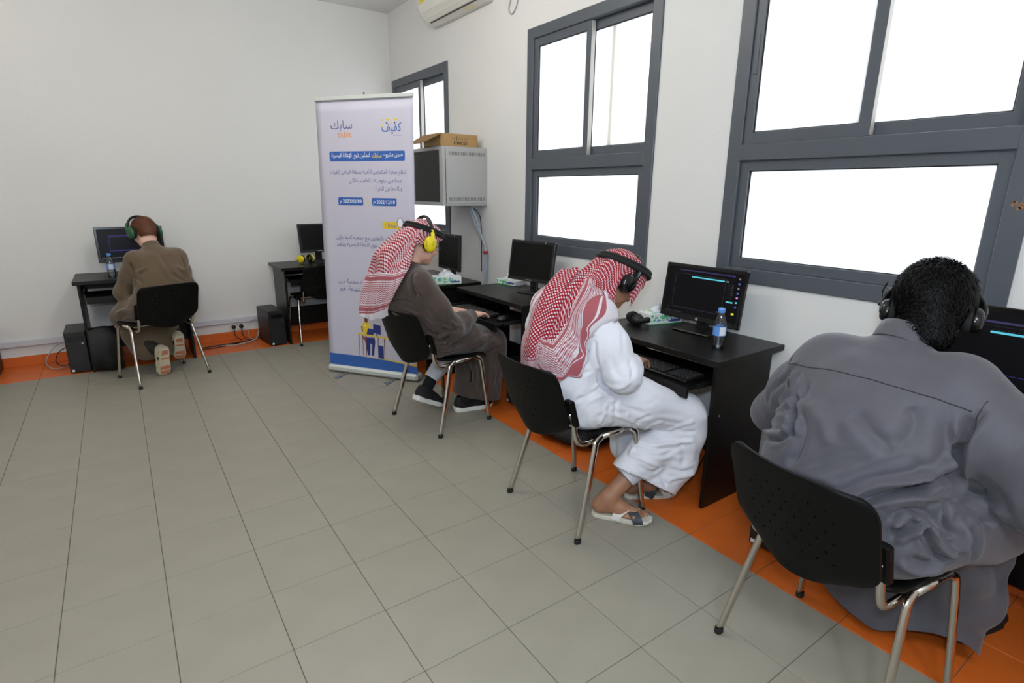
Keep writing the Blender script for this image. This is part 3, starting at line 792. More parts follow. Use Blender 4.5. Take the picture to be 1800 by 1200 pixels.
# ================================================================== people : implicit-surface modelling helpers
def v3(*a): return np.array(a, float)
def unit(a):
    a = np.array(a, float); return a/np.linalg.norm(a)
class SDF:
    def __init__(s, lo, hi, h):
        s.lo = np.array(lo, float); s.h = h; s.n = np.ceil((np.array(hi, float)-s.lo)/h).astype(int)+1
        s.ax = [(s.lo[i]+h*np.arange(s.n[i])).astype(np.float32) for i in range(3)]
        s.d = np.full(tuple(s.n), 0.5, np.float32)
    def _win(s, lo, hi, m):
        sl = []
        for i in range(3):
            a = int(max(0, math.floor((lo[i]-m-s.lo[i])/s.h))); b = int(min(s.n[i], math.ceil((hi[i]+m-s.lo[i])/s.h)+1))
            if b <= a: return None
            sl.append(slice(a, b))
        return tuple(sl)
    def _pts(s, sl): return s.ax[0][sl[0]][:, None, None], s.ax[1][sl[1]][None, :, None], s.ax[2][sl[2]][None, None, :]
    def _merge(s, sl, d, k, op='u'):
        a = s.d[sl]
        if op == 'u':
            if k > 0:
                hh = np.maximum(k-np.abs(a-d), 0)/k; s.d[sl] = np.minimum(a, d)-hh*hh*k*.25
            else: s.d[sl] = np.minimum(a, d)
        else:
            d = -d; hh = np.maximum(k-np.abs(a-d), 0)/max(k, 1e-6); s.d[sl] = np.maximum(a, d)+hh*hh*k*.25
    def cone(s, a, b, ra, rb, k=.02, op='u'):
        a = np.array(a, float); b = np.array(b, float); R_ = max(ra, rb)
        sl = s._win(np.minimum(a, b)-R_, np.maximum(a, b)+R_, k+3*s.h)
        if sl is None: return s
        X, Y, Z = s._pts(sl); ab = b-a; L2 = max(ab@ab, 1e-9)
        t = np.clip(((X-a[0])*ab[0]+(Y-a[1])*ab[1]+(Z-a[2])*ab[2])/L2, 0, 1)
        d = np.sqrt((X-a[0]-t*ab[0])**2+(Y-a[1]-t*ab[1])**2+(Z-a[2]-t*ab[2])**2)-(ra+(rb-ra)*t)
        s._merge(sl, d.astype(np.float32), k, op); return s
    def chain(s, pts, rs, k=.02):
        for i in range(len(pts)-1): s.cone(pts[i], pts[i+1], rs[i], rs[i+1], k)
        return s
    def ell(s, c, r, k=.02, A=None, op='u'):
        c = np.array(c, float); r = np.array(r, float); A = np.eye(3) if A is None else np.array(A, float)  # rows = local axes
        R_ = max(r); sl = s._win(c-R_, c+R_, k+3*s.h)
        if sl is None: return s
        X, Y, Z = s._pts(sl); X = X-c[0]; Y = Y-c[1]; Z = Z-c[2]
        q = [X*A[i, 0]+Y*A[i, 1]+Z*A[i, 2] for i in range(3)]
        k0 = np.sqrt(sum((q[i]/r[i])**2 for i in range(3))); k1 = np.sqrt(sum((q[i]/r[i]**2)**2 for i in range(3)))+1e-6
        s._merge(sl, (k0*(k0-1)/k1).astype(np.float32), k, op); return s
    def loft(s, pts, k=.03, lat=(0, 1, 0)):
        """pts: (centre, lateral radius, other radius)"""
        lat = unit(lat)
        for (c0, a0, b0), (c1, a1, b1) in zip(pts[:-1], pts[1:]):
            c0 = np.array(c0, float); c1 = np.array(c1, float); R_ = max(a0, a1, b0, b1)
            sl = s._win(np.minimum(c0, c1)-R_, np.maximum(c0, c1)+R_, k+3*s.h)
            if sl is None: continue
            X, Y, Z = s._pts(sl); ab = c1-c0; L2 = max(ab@ab, 1e-9)
            t = np.clip(((X-c0[0])*ab[0]+(Y-c0[1])*ab[1]+(Z-c0[2])*ab[2])/L2, 0, 1)
            wx = X-c0[0]-t*ab[0]; wy = Y-c0[1]-t*ab[1]; wz = Z-c0[2]-t*ab[2]
            wl = wx*lat[0]+wy*lat[1]+wz*lat[2]; rest = np.sqrt(np.maximum(wx*wx+wy*wy+wz*wz-wl*wl, 0))
            a = a0+(a1-a0)*t; b = b0+(b1-b0)*t
            d = (np.sqrt((wl/a)**2+(rest/b)**2)-1)*np.minimum(a, b)
            s._merge(sl, d.astype(np.float32), k)
        return s
    def mesh(s, smooth=2):
        d = s.d; ins = d < 0; nx, ny, nz = d.shape
        cnt = np.zeros((nx-1, ny-1, nz-1), np.uint8)
        for i in (0, 1):
            for j in (0, 1):
                for k in (0, 1): cnt += ins[i:nx-1+i, j:ny-1+j, k:nz-1+k]
        act = (cnt > 0) & (cnt < 8); I, J, K = np.nonzero(act)
        idx = np.full(act.shape, -1, np.int64); idx[I, J, K] = np.arange(len(I))
        acc = np.zeros((len(I), 3)); num = np.zeros(len(I))
        C = [(i, j, k) for i in (0, 1) for j in (0, 1) for k in (0, 1)]
        for a in C:
            for ax in range(3):
                if a[ax]: continue
                b = list(a); b[ax] = 1
                da = d[I+a[0], J+a[1], K+a[2]]; db = d[I+b[0], J+b[1], K+b[2]]
                m = (da < 0) != (db < 0)
                t = np.where(m, da/np.where(m, da-db, 1), 0)
                p = np.stack([np.full(len(I), float(a[q])) for q in range(3)], 1); p[:, ax] = t
                acc += p*m[:, None]; num += m
        V = s.lo+s.h*(np.stack([I, J, K], 1)+acc/num[:, None])
        F = []
        for ax in range(3):
            u, v = [q for q in range(3) if q != ax]
            sl0 = [slice(1, -1)]*3; sl0[ax] = slice(0, -1); sl1 = list(sl0); sl1[ax] = slice(1, None)
            A_ = ins[tuple(sl0)]; B_ = ins[tuple(sl1)]; m = A_ != B_
            P = np.stack(np.nonzero(m), 1); sg = A_[m]
            off = np.array([1, 1, 1]); off[ax] = 0; P = P+off
            def cell(du, dv):
                q = P.copy(); q[:, u] -= du; q[:, v] -= dv; return idx[q[:, 0], q[:, 1], q[:, 2]]
            Q = np.stack([cell(1, 1), cell(0, 1), cell(0, 0), cell(1, 0)], 1)
            flip = sg if ax != 1 else ~sg
            Q[~flip] = Q[~flip][:, ::-1]; F.append(Q)
        F = np.concatenate(F); F = F[(F >= 0).all(1)]
        for _ in range(smooth): V = relax(V, F, .5); V = relax(V, F, -.52)
        return V, F
def relax(V, F, lam):
    n = len(V); E = np.concatenate([F[:, [0, 1]], F[:, [1, 2]], F[:, [2, 3]], F[:, [3, 0]]])
    deg = np.bincount(E.ravel(), minlength=n); out = np.zeros_like(V)
    for c in range(3):
        out[:, c] = np.bincount(E[:, 0], V[E[:, 1], c], n)+np.bincount(E[:, 1], V[E[:, 0], c], n)
    return V+lam*(out/np.maximum(deg, 1)[:, None]-V)
def vnormals(V, F):
    n = np.cross(V[F[:, 2]]-V[F[:, 0]], V[F[:, 3]]-V[F[:, 1]]); out = np.zeros_like(V)
    for c in range(3):
        for q in range(4): out[:, c] += np.bincount(F[:, q], n[:, c], len(V))
    return out/np.maximum(np.linalg.norm(out, axis=1), 1e-9)[:, None]
def poly_dist(V, P):
    """distance to a polyline and the parameter along it (0..1)"""
    P = np.array(P, float); best = np.full(len(V), 9.0); tt = np.zeros(len(V)); m = len(P)-1
    for i in range(m):
        ab = P[i+1]-P[i]; t = np.clip(((V-P[i])@ab)/max(ab@ab, 1e-9), 0, 1); d = np.linalg.norm(V-P[i]-t[:, None]*ab, axis=1)
        k = d < best; best[k] = d[k]; tt[k] = (i+t[k])/m
    return best, tt
def apply_folds(V, F, folds, mask=None):
    N = vnormals(V, F); D = np.zeros(len(V))
    for P, w, amp in folds:
        P = smooth_path(P, 4) if len(P) > 2 else P
        d, t = poly_dist(V, P); e = np.clip(np.minimum(t, 1-t)/.22, 0, 1); e = e*e*(3-2*e)
        D += 1.55*amp*e*(np.exp(-(d/w)**1.5)-.26*np.exp(-((d-1.9*w)/(1.0*w))**2))
    if mask is not None: D *= mask(V)
    return V+N*D[:, None]
def wrinkles(V, F, seed, amp, freq, aniso=(1, 1, 1), n=14, sharp=1.6):
    rnd = np.random.RandomState(seed); N = vnormals(V, F); D = np.zeros(len(V)); A = np.array(aniso, float)
    for i in range(n):
        k = rnd.normal(size=3)*A; k = k/np.linalg.norm(k)*freq*(0.5+1.3*rnd.rand()); ph = rnd.rand()*7
        wob = .9*np.sin(V@(rnd.normal(size=3)*freq*.35)+ph*2)
        D += np.sin(V@k+ph+wob)
    D = D/math.sqrt(n); D = np.sign(D)*np.abs(D)**sharp
    return V+N*(amp*D)[:, None]
def cut_faces(V, F, keep):
    k = keep(V); f = k[F].all(1); F = F[f]; used = np.unique(F); mp = np.full(len(V), -1); mp[used] = np.arange(len(used))
    V = V[used]; F = mp[F]
    # fair the open edges so hems and cuffs run smoothly
    E = np.concatenate([F[:, [0, 1]], F[:, [1, 2]], F[:, [2, 3]], F[:, [3, 0]]]); key = np.sort(E, 1); key = key[:, 0].astype(np.int64)*len(V)+key[:, 1]
    u, inv, cnt = np.unique(key, return_inverse=True, return_counts=True); B = E[cnt[inv] == 1]
    if len(B):
        n = len(V); deg = np.bincount(B.ravel(), minlength=n); on = deg == 2
        for _ in range(14):
            acc = np.zeros_like(V)
            for c in range(3): acc[:, c] = np.bincount(B[:, 0], V[B[:, 1], c], n)+np.bincount(B[:, 1], V[B[:, 0], c], n)
            V = np.where(on[:, None], .4*V+.6*acc/np.maximum(deg, 1)[:, None], V)
    return V, F
def part(name, VF, m, parent, smooth=True): return link(name, fast_mesh(name, VF[0], VF[1]), m, parent, smooth)

class Head:
    def __init__(s, c, fwd, up=(0, 0, 1), s_=1.0):
        s.c = np.array(c, float); s.f = unit(fwd); u = np.array(up, float); s.u = unit(u-s.f*(u@s.f)); s.l = np.cross(s.u, s.f); s.s = s_
    def p(s, f, l, u): return s.c+s.s*(f*s.f+l*s.l+u*s.u)
    def A(s): return np.array([s.f, s.l, s.u])
    def mat(s):
        return Matrix(((s.f[0], s.l[0], s.u[0], s.c[0]), (s.f[1], s.l[1], s.u[1], s.c[1]), (s.f[2], s.l[2], s.u[2], s.c[2]), (0, 0, 0, 1)))
def add_head(S, H, ears=True):
    A = H.A(); q = H.s; r = lambda *a: tuple(q*x for x in a)
    S.ell(H.p(-.012, 0, .030), r(.098, .077, .088), .03, A)
    S.ell(H.p(.028, 0, -.030), r(.066, .064, .085), .03, A)
    S.ell(H.p(.052, 0, -.090), r(.036, .036, .028), .03, A)
    for s in (-1, 1):
        S.ell(H.p(.058, s*.038, -.030), r(.026, .024, .028), .02, A)
        S.ell(H.p(.000, s*.052, -.062), r(.04, .014, .03), .03, A)
    S.cone(H.p(.078, -.036, .026), H.p(.078, .036, .026), .013*q, .013*q, .015)
    for s in (-1, 1): S.ell(H.p(.099, s*.031, .004), r(.018, .017, .012), .012, A, 'sub')
    S.cone(H.p(.090, 0, .016), H.p(.117, 0, -.024), .0085*q, .0125*q, .014)
    for s in (-1, 1): S.ell(H.p(.103, s*.012, -.030), r(.010, .009, .008), .006, A)
    S.ell(H.p(.082, 0, -.055), r(.012, .023, .0065), .008, A); S.ell(H.p(.080, 0, -.066), r(.012, .020, .007), .008, A)
    if ears:
        for s in (-1, 1):
            S.ell(H.p(-.008, s*.079, -.006), r(.019, .008, .031), .008, A); S.ell(H.p(-.004, s*.084, -.026), r(.009, .006, .010), .006, A)
def add_eyes(H, parent):
    for s in (-1, 1):
        b = MB(); M = H.mat(); M = Matrix.Translation(Vector(H.p(.0775, s*.031, .004))) @ H.mat().to_3x3().to_4x4()
        prof = [(.0115*math.sin(a), -.0115*math.cos(a)) for a in np.linspace(.05, PI-.05, 9)]
        b.lathe(prof, 14, M @ Matrix.Rotation(PI/2, 4, 'Y')); e = b.build('eye', 'eye_white', parent, True)
        b = MB(); prof = [(.0120*math.sin(a), -.0120*math.cos(a)) for a in np.linspace(PI-.48, PI-.02, 4)]
        b.lathe(prof, 14, M @ Matrix.Rotation(PI/2, 4, 'Y')); b.build('iris', 'eye_dark', e, True)
def add_brows(H, parent, m):
    for s in (-1, 1):
        b = MB(); b.tube([tuple(H.p(.0935, s*.014, .0215)), tuple(H.p(.0925, s*.030, .0255)), tuple(H.p(.080, s*.048, .0215))], [.0028, .0034, .002], 6); b.build('eyebrow', m, parent, True)
        b = MB(); b.tube([tuple(H.p(.0860, s*.0185, .0085)), tuple(H.p(.0900, s*.031, .0130)), tuple(H.p(.0835, s*.0435, .0090))], [.0022, .0030, .002], 6); b.build('eyelid', m if m == 'x' else 'lip', parent, True)
def add_hand(S, wrist, d, nrm, side, curl=.45, sc=1.0, spread=.10):
    """d: direction of the fingers, nrm: back of the hand, side: lateral unit towards the thumb"""
    d = unit(d); nrm = np.array(nrm, float); nrm = unit(nrm-d*(nrm@d)); lat = np.cross(d, nrm); lat = lat if lat@np.array(side, float) > 0 else -lat
    w = np.array(wrist, float)
    S.loft([(w, .027*sc, .02*sc), (w+d*.04*sc, .036*sc, .018*sc), (w+d*.085*sc, .040*sc, .0135*sc)], .015, lat)
    F = [(.030, .040, .080), (.010, .046, .090), (-.011, .043, .085), (-.030, .034, .070)]
    for i, (lo, l1, tot) in enumerate(F):
        p = w+d*(.083-.006*abs(i-1.2))*sc+lat*lo*sc+nrm*.002; ang = 0.0; dirv = d+lat*(lo/.03)*spread
        for seg, (ln, rr) in enumerate(((l1, .0088), (.026, .0082), (.021, .0074))):
            ang += curl*(.55 if seg == 0 else 1.0)
            dv = unit(unit(dirv)*math.cos(ang)-nrm*math.sin(ang)); q = p+dv*ln*sc
            S.cone(p, q, rr*sc*1.02, rr*sc*.94, .004); p = q
    p = w+d*.022*sc+lat*.026*sc-nrm*.006; a = unit(d*.62+lat*.72-nrm*.25); q = p+a*.042*sc
    S.cone(p, q, .0135*sc, .0105*sc, .012); b = unit(d*.9+lat*.25-nrm*.3); S.cone(q, q+b*.034*sc, .0102*sc, .0085*sc, .006)

# ------------------------------------------------------------------ hair made of many short blades on a cap
def add_hair(H, parent, m, n, length, keep, seed=1, whorl=(-.5, .1, .86), lift=.45, cap_off=.010, wave=.4, nape=False):
    S = SDF(H.c-.16, H.c+.16, .005)
    S.ell(H.p(-.012, 0, .030), tuple(H.s*(x+cap_off) for x in (.098, .077, .088)), .01, H.A())
    S.ell(H.p(-.035, 0, -.030), tuple(H.s*x for x in (.068, .064, .060)), .03, H.A())
    if nape: S.ell(H.p(-.052, 0, -.085), tuple(H.s*x for x in (.050, .060, .060)), .03, H.A())
    V, F = S.mesh(1)
    loc = (V-H.c)@H.A().T/H.s
    kf = keep(loc); fk = kf[F].all(1); Fc = F[fk]
    used = np.unique(Fc); mp = np.full(len(V), -1); mp[used] = np.arange(len(used)); Vc = V[used]; Fc = mp[Fc]
    hair = part('hair', (Vc, Fc), m, parent)
    N = vnormals(V, F)
    rnd = np.random.RandomState(seed); pool = np.nonzero(kf)[0]; pick = rnd.choice(pool, n)
    wh = unit(H.A().T@np.array(whorl, float))
    VV = []; FF = []
    for i in pick:
        p = V[i]+rnd.normal(size=3)*.003; nn = N[i]
        flow = (p-H.c)-wh*((p-H.c)@wh)+1e-6; flow = unit(flow-nn*(flow@nn)+1e-9)
        tw = np.cross(nn, flow); flow = unit(flow+tw*(.55+wave*rnd.normal()))
        L_ = length*(.6+.7*rnd.rand()); side = np.cross(flow, nn)
        w0 = .0016
        q1 = p+flow*L_*.45+nn*(L_*lift*.38); q2 = p+flow*L_*.95+nn*(L_*lift*.42*(1+.7*rnd.normal()*.5))+side*L_*.18*rnd.normal()
        b = len(VV); VV += [p-side*w0, p+side*w0, q1+side*w0*.9, q1-side*w0*.9, q2]
        FF += [(b, b+1, b+2, b+3), (b+3, b+2, b+4)]
    o = link('hair_strands', fast_mesh('hair_strands', np.array(VV), FF), m, hair, False); o['kind'] = 'stuff'
    return hair

# ------------------------------------------------------------------ cloth sheets
def catmull_grid(P, n):
    P = np.array(P, float)
    def along(Q):
        out = []
        m = len(Q)
        for i in range(m-1):
            p0, p1, p2, p3 = Q[max(i-1, 0)], Q[i], Q[i+1], Q[min(i+2, m-1)]
            for k in range(n):
                t = k/n; out.append(.5*((2*p1)+(-p0+p2)*t+(2*p0-5*p1+4*p2-p3)*t*t+(-p0+3*p1-3*p2+p3)*t**3))
        out.append(Q[-1]); return np.array(out)
    A = along(P); return along(A.transpose(1, 0, 2)).transpose(1, 0, 2)
def sheet(name, ctrl, m, parent, n=8, disp=None, band=None, thick=.0035, uvs=1.0, post=None):
    """ctrl[row][col] -> fine cloth with metric UV; band(i,j,d_bottom,d_side) -> distance to hem"""
    G = catmull_grid(ctrl, n); nr, nc = G.shape[:2]
    du = np.linalg.norm(np.diff(G, axis=1), axis=2); dv = np.linalg.norm(np.diff(G, axis=0), axis=2)
    U = np.concatenate([np.zeros((nr, 1)), np.cumsum(du, 1)], 1); Vv = np.concatenate([np.zeros((1, nc)), np.cumsum(dv, 0)], 0)
    # straighten so that the weave follows the cloth: blend to mean parametrisation
    Um = U-U[:, nc//2][:, None]; Vm = Vv
    Nn = np.cross(np.gradient(G, axis=1), np.gradient(G, axis=0)); Nn /= np.maximum(np.linalg.norm(Nn, axis=2, keepdims=True), 1e-9)
    if disp is not None:
        II, JJ = np.meshgrid(np.linspace(0, 1, nr), np.linspace(0, 1, nc), indexing='ij'); G = G+Nn*disp(II, JJ)[:, :, None]
    if post is not None: G = post(G)
    V = G.reshape(-1, 3); F = np.array([(i*nc+j, i*nc+j+1, (i+1)*nc+j+1, (i+1)*nc+j) for i in range(nr-1) for j in range(nc-1)])
    me = fast_mesh(name, V, F)
    uv = np.stack([Um.ravel(), Vm.ravel()], 1)*uvs
    dbot = (Vv[-1][None, :]-Vv); dsl = U; dsr = U[:, -1][:, None]-U
    bd = band(dbot, dsl, dsr) if band is not None else np.full((nr, nc), 1.0)
    bd = np.stack([bd.ravel(), np.zeros(nr*nc)], 1)
    li = np.zeros(len(me.loops), np.int32); me.loops.foreach_get('vertex_index', li)
    a = me.uv_layers.new(name='UVMap'); a.data.foreach_set('uv', uv[li].astype(np.float32).ravel())
    b_ = me.uv_layers.new(name='Band'); b_.data.foreach_set('uv', bd[li].astype(np.float32).ravel())
    o = link(name, me, m, parent, True)
    if thick:
        md = o.modifiers.new('thickness', 'SOLIDIFY'); md.thickness = thick; md.offset = 0
    return o

def push_out(V, F, gap):
    """keeps a draped sheet at least gap outside the surface V,F"""
    N = vnormals(V, F)
    def f(G):
        P = G.reshape(-1, 3).copy(); lo = P.min(0)-.06; hi = P.max(0)+.06
        k = ((V > lo) & (V < hi)).all(1); Q = V[k][::2].astype(np.float32); M = N[k][::2]
        for s in range(0, len(P), 400):
            p = P[s:s+400].astype(np.float32)
            i = ((p**2).sum(1)[:, None]-2*p@Q.T+(Q**2).sum(1)[None]).argmin(1)
            d = ((p-Q[i])*M[i]).sum(1); far = np.linalg.norm(p-Q[i], axis=1) < .09
            P[s:s+400] += M[i]*(np.where(far, np.maximum(gap-d, 0), 0))[:, None]
        P = P.reshape(G.shape)
        for _ in range(2):
            P[1:-1, 1:-1] = .5*P[1:-1, 1:-1]+.125*(P[:-2, 1:-1]+P[2:, 1:-1]+P[1:-1, :-2]+P[1:-1, 2:])
        return P
    return f
# ------------------------------------------------------------------ worn and carried small things
def headphones(label, M, hw, top, mats, group=None, cup=.036, thick=.03, dots=False, boom=False, band_t=.0095, name='headphones'):
    """M: frame with x forward, y left, z up, origin between the ears"""
    t = thing(name, label, 'headphones', group=group); t.matrix_world = M
    mb, mc, ms = mats
    arc = []
    for k in range(25):
        a = PI*k/24; arc.append((0, hw*1.03*math.cos(a), top*math.sin(a)**.9 if math.sin(a) > 0 else 0))
    arc = [p for p in arc if p[2] > .022]
    b = MB(); b.tube(arc, band_t, 10, flat=((1, 0, 0), 1.5)); b.build('headband', mb, t, True)
    for s in (-1, 1):
        Mc = frame((0, s*(hw-.002), -.004), (1, 0, 0), (0, 0, 1) if s < 0 else (0, 0, -1))
        Mc = Mc @ Matrix.Diagonal((1, 1.14, 1, 1))
        b = MB(); b.lathe([(0, -.004), (cup*.98, -.004), (cup*1.02, .004), (cup*.96, .014), (cup*.72, .022), (cup*.3, .025), (0, .0255)], 26, Mc, cap=False); c = b.build('ear_cup', mc, t, True)
        b = MB(); b.tube([tuple(Mc @ Vector((cup*.74*math.cos(a), cup*.74*math.sin(a), -.012))) for a in np.linspace(0, 2*PI, 25)[:-1]], .0135, 8, closed=True); b.build('ear_cushion', ms, c, True)
        b = MB(); b.tube(smooth_path([(0, s*(hw+.016), -.012), (0, s*(hw+.020), .025), (0, s*(hw+.012), .055), (0, s*(hw*.96), .085 if top > .1 else .06)], 4), .0085, 8, flat=((1, 0, 0), 1.7)); b.build('yoke', mc, t, True)
        if dots:
            b = MB()
            for sx in (-1, 1):
                for k in range(3):
                    q = Mc @ Vector((sx*cup*.80, (k-1)*.011, .0172)); b.box(q.x-.0045, q.x+.0045, q.y-.003, q.y+.003, q.z-.0016, q.z+.0016)
            b.build('vent_slot', 'print_black', c)
    if boom:
        s = boom; b = MB(); b.tube(smooth_path([(0, s*(hw+.018), .02), (-.002, s*(hw+.03), .06), (-.004, s*(hw+.022), .10)], 5), .003, 6); b.lathe([(0, -.008), (.007, -.005), (.008, 0), (.007, .005), (0, .008)], 10, Matrix.Translation((0, s*(hw+.026), .018)), cap=False); b.build('microphone_boom', mb, t, True)
    return t
def agal(H, parent, f0, tilt, rx, ry, r=.0085, cz=.06):
    """doubled black cord round the head"""
    for k, dz in enumerate((0, .017)):
        pts = []
        for a in np.linspace(0, 2*PI, 49)[:-1]:
            x = f0+rx*math.cos(a)*(1-.05*k); y = ry*math.sin(a)*(1-.05*k); pts.append(tuple(H.p(x, y, cz+dz+tilt*x)))
        b = MB(); b.tube(pts, r, 8, closed=True); b.build('head_cord', 'agal_black', parent, True)
def shoe(name, parent, heel, yaw, pitch, m_up, m_sole, L_=.275, collar=.11, roll=0.0, tread=None):
    """heel: contact point of the heel edge of the sole (local coords)"""
    S = SDF((-.03, -.08, -.02), (.32, .08, .20), .006)
    S.loft([((.045, 0, .055), .036, .045), ((.10, 0, .062), .038, .045), ((.17, 0, .050), .043, .036), ((.225, 0, .040), .043, .026), ((.25, 0, .036), .036, .02)], .02)
    S.cone((.055, 0, .06), (.062, 0, collar), .042, .040, .03)
    V, F = S.mesh(2); V, F = cut_faces(V, F, lambda V: (V[:, 2] > .012) & (V[:, 2] < collar))
    V = V*np.array([L_/.275, 1, 1])
    M = Matrix.Translation(heel) @ Matrix.Rotation(yaw, 4, 'Z') @ Matrix.Rotation(pitch, 4, 'Y') @ Matrix.Rotation(roll, 4, 'X')
    root = part(name, (V, F), m_up, parent); root.matrix_local = M
    out = [(0, -.022), (.01, -.034), (.05, -.039), (.11, -.037), (.17, -.046), (.22, -.047), (.255, -.036), (.275, -.012), (.275, .012), (.255, .036), (.22, .045), (.17, .043), (.11, .036), (.05, .038), (.01, .034), (0, .022)]
    out = [(x*L_/.275, y) for x, y in out]
    b = MB(); n = len(out); V = []; F = []
    for z, k in ((0, .93), (.006, 1.0), (.026, 1.02), (.032, .97)):
        for x, y in out: V.append(((x-.13)*k+.13, y*k, z+(.012*max(0, (x/L_-.75)/.25)**2)+(.006 if x < .08 and z > .02 else 0)))
    for i in range(3):
        for k in range(n): F.append((i*n+k, i*n+(k+1) % n, (i+1)*n+(k+1) % n, (i+1)*n+k))
    F += [tuple(range(n))[::-1], tuple(3*n+k for k in range(n))]
    b.add(V, F); so = b.build('sole', m_sole, root, False)
    if tread:
        b = MB()
        for pts in ([(.02, -.02), (.06, -.026), (.06, .026), (.02, .02)], [(.17, -.036), (.20, -.038), (.20, .036), (.17, .034)], [(.215, -.036), (.245, -.028), (.245, .026), (.215, .034)], [(.09, -.03), (.105, -.03), (.105, .028), (.09, .028)]):
            b.prism([(x*L_/.275, -y) for x, y in pts], .003, Matrix.Translation((0, 0, .0015)) @ Matrix.Rotation(PI, 4, 'X'))
        b.build('tread', tread, so)
    return root
def person(label, key):
    (ox, oy), (fx, fy) = CHAIRS[key]
    return thing('person', label, 'person', (ox, oy, 0), math.atan2(fy, fx))
def world_from(root, M):
    return Matrix.Translation(root.location) @ root.rotation_euler.to_matrix().to_4x4() @ M
def collar_band(parent, m, H, base, rx, ry, h, tilt=(0, 0), open_front=.5, t=.004, flare=.006):
    """standing collar : a thin open band round the neck"""
    base = np.array(base, float); V = []; F = []; n = 40
    up = unit(np.array([tilt[0], tilt[1], 1.0])); fw = unit(np.array([1, 0, 0])-up*up[0]); lt = np.cross(up, fw)
    a0 = open_front
    for lay, (dr, sgn) in enumerate(((0, 1), (-t, 1))):
        for j, z in enumerate((0, h*.5, h)):
            for i in range(n+1):
                a = a0+(2*PI-2*a0)*i/n
                k = flare*(1-z/h)
                p = base+fw*((rx+dr+k)*math.cos(a))+lt*((ry+dr+k)*math.sin(a))+up*(z-.008*(1+math.cos(a)))
                V.append(p)
    W_ = n+1; o = 3*W_
    for j in range(2):
        for i in range(n):
            F.append((j*W_+i, j*W_+i+1, (j+1)*W_+i+1, (j+1)*W_+i)); F.append((o+j*W_+i, o+(j+1)*W_+i, o+(j+1)*W_+i+1, o+j*W_+i+1))
    for i in range(n): F.append((2*W_+i, 2*W_+i+1, o+2*W_+i+1, o+2*W_+i))
    for i in (0, n):
        for j in range(2): F.append((j*W_+i, (j+1)*W_+i, o+(j+1)*W_+i, o+j*W_+i))
    return link('collar', fast_mesh('collar', np.array(V), F), m, parent, True)
def seam_on(name, parent, V, F, pts, m, r=.0013, lift=.0006):
    N = vnormals(V, F); out = []
    for p in smooth_path(pts, 10):
        i = np.argmin(((V-np.array(p))**2).sum(1)); out.append(V[i]+N[i]*lift)
    out = np.array(out)
    for _ in range(3): out[1:-1] = (out[:-2]+2*out[1:-1]+out[2:])/4
    b = MB(); b.tube([tuple(p) for p in out], r, 5); return b.build(name, m, parent, True)
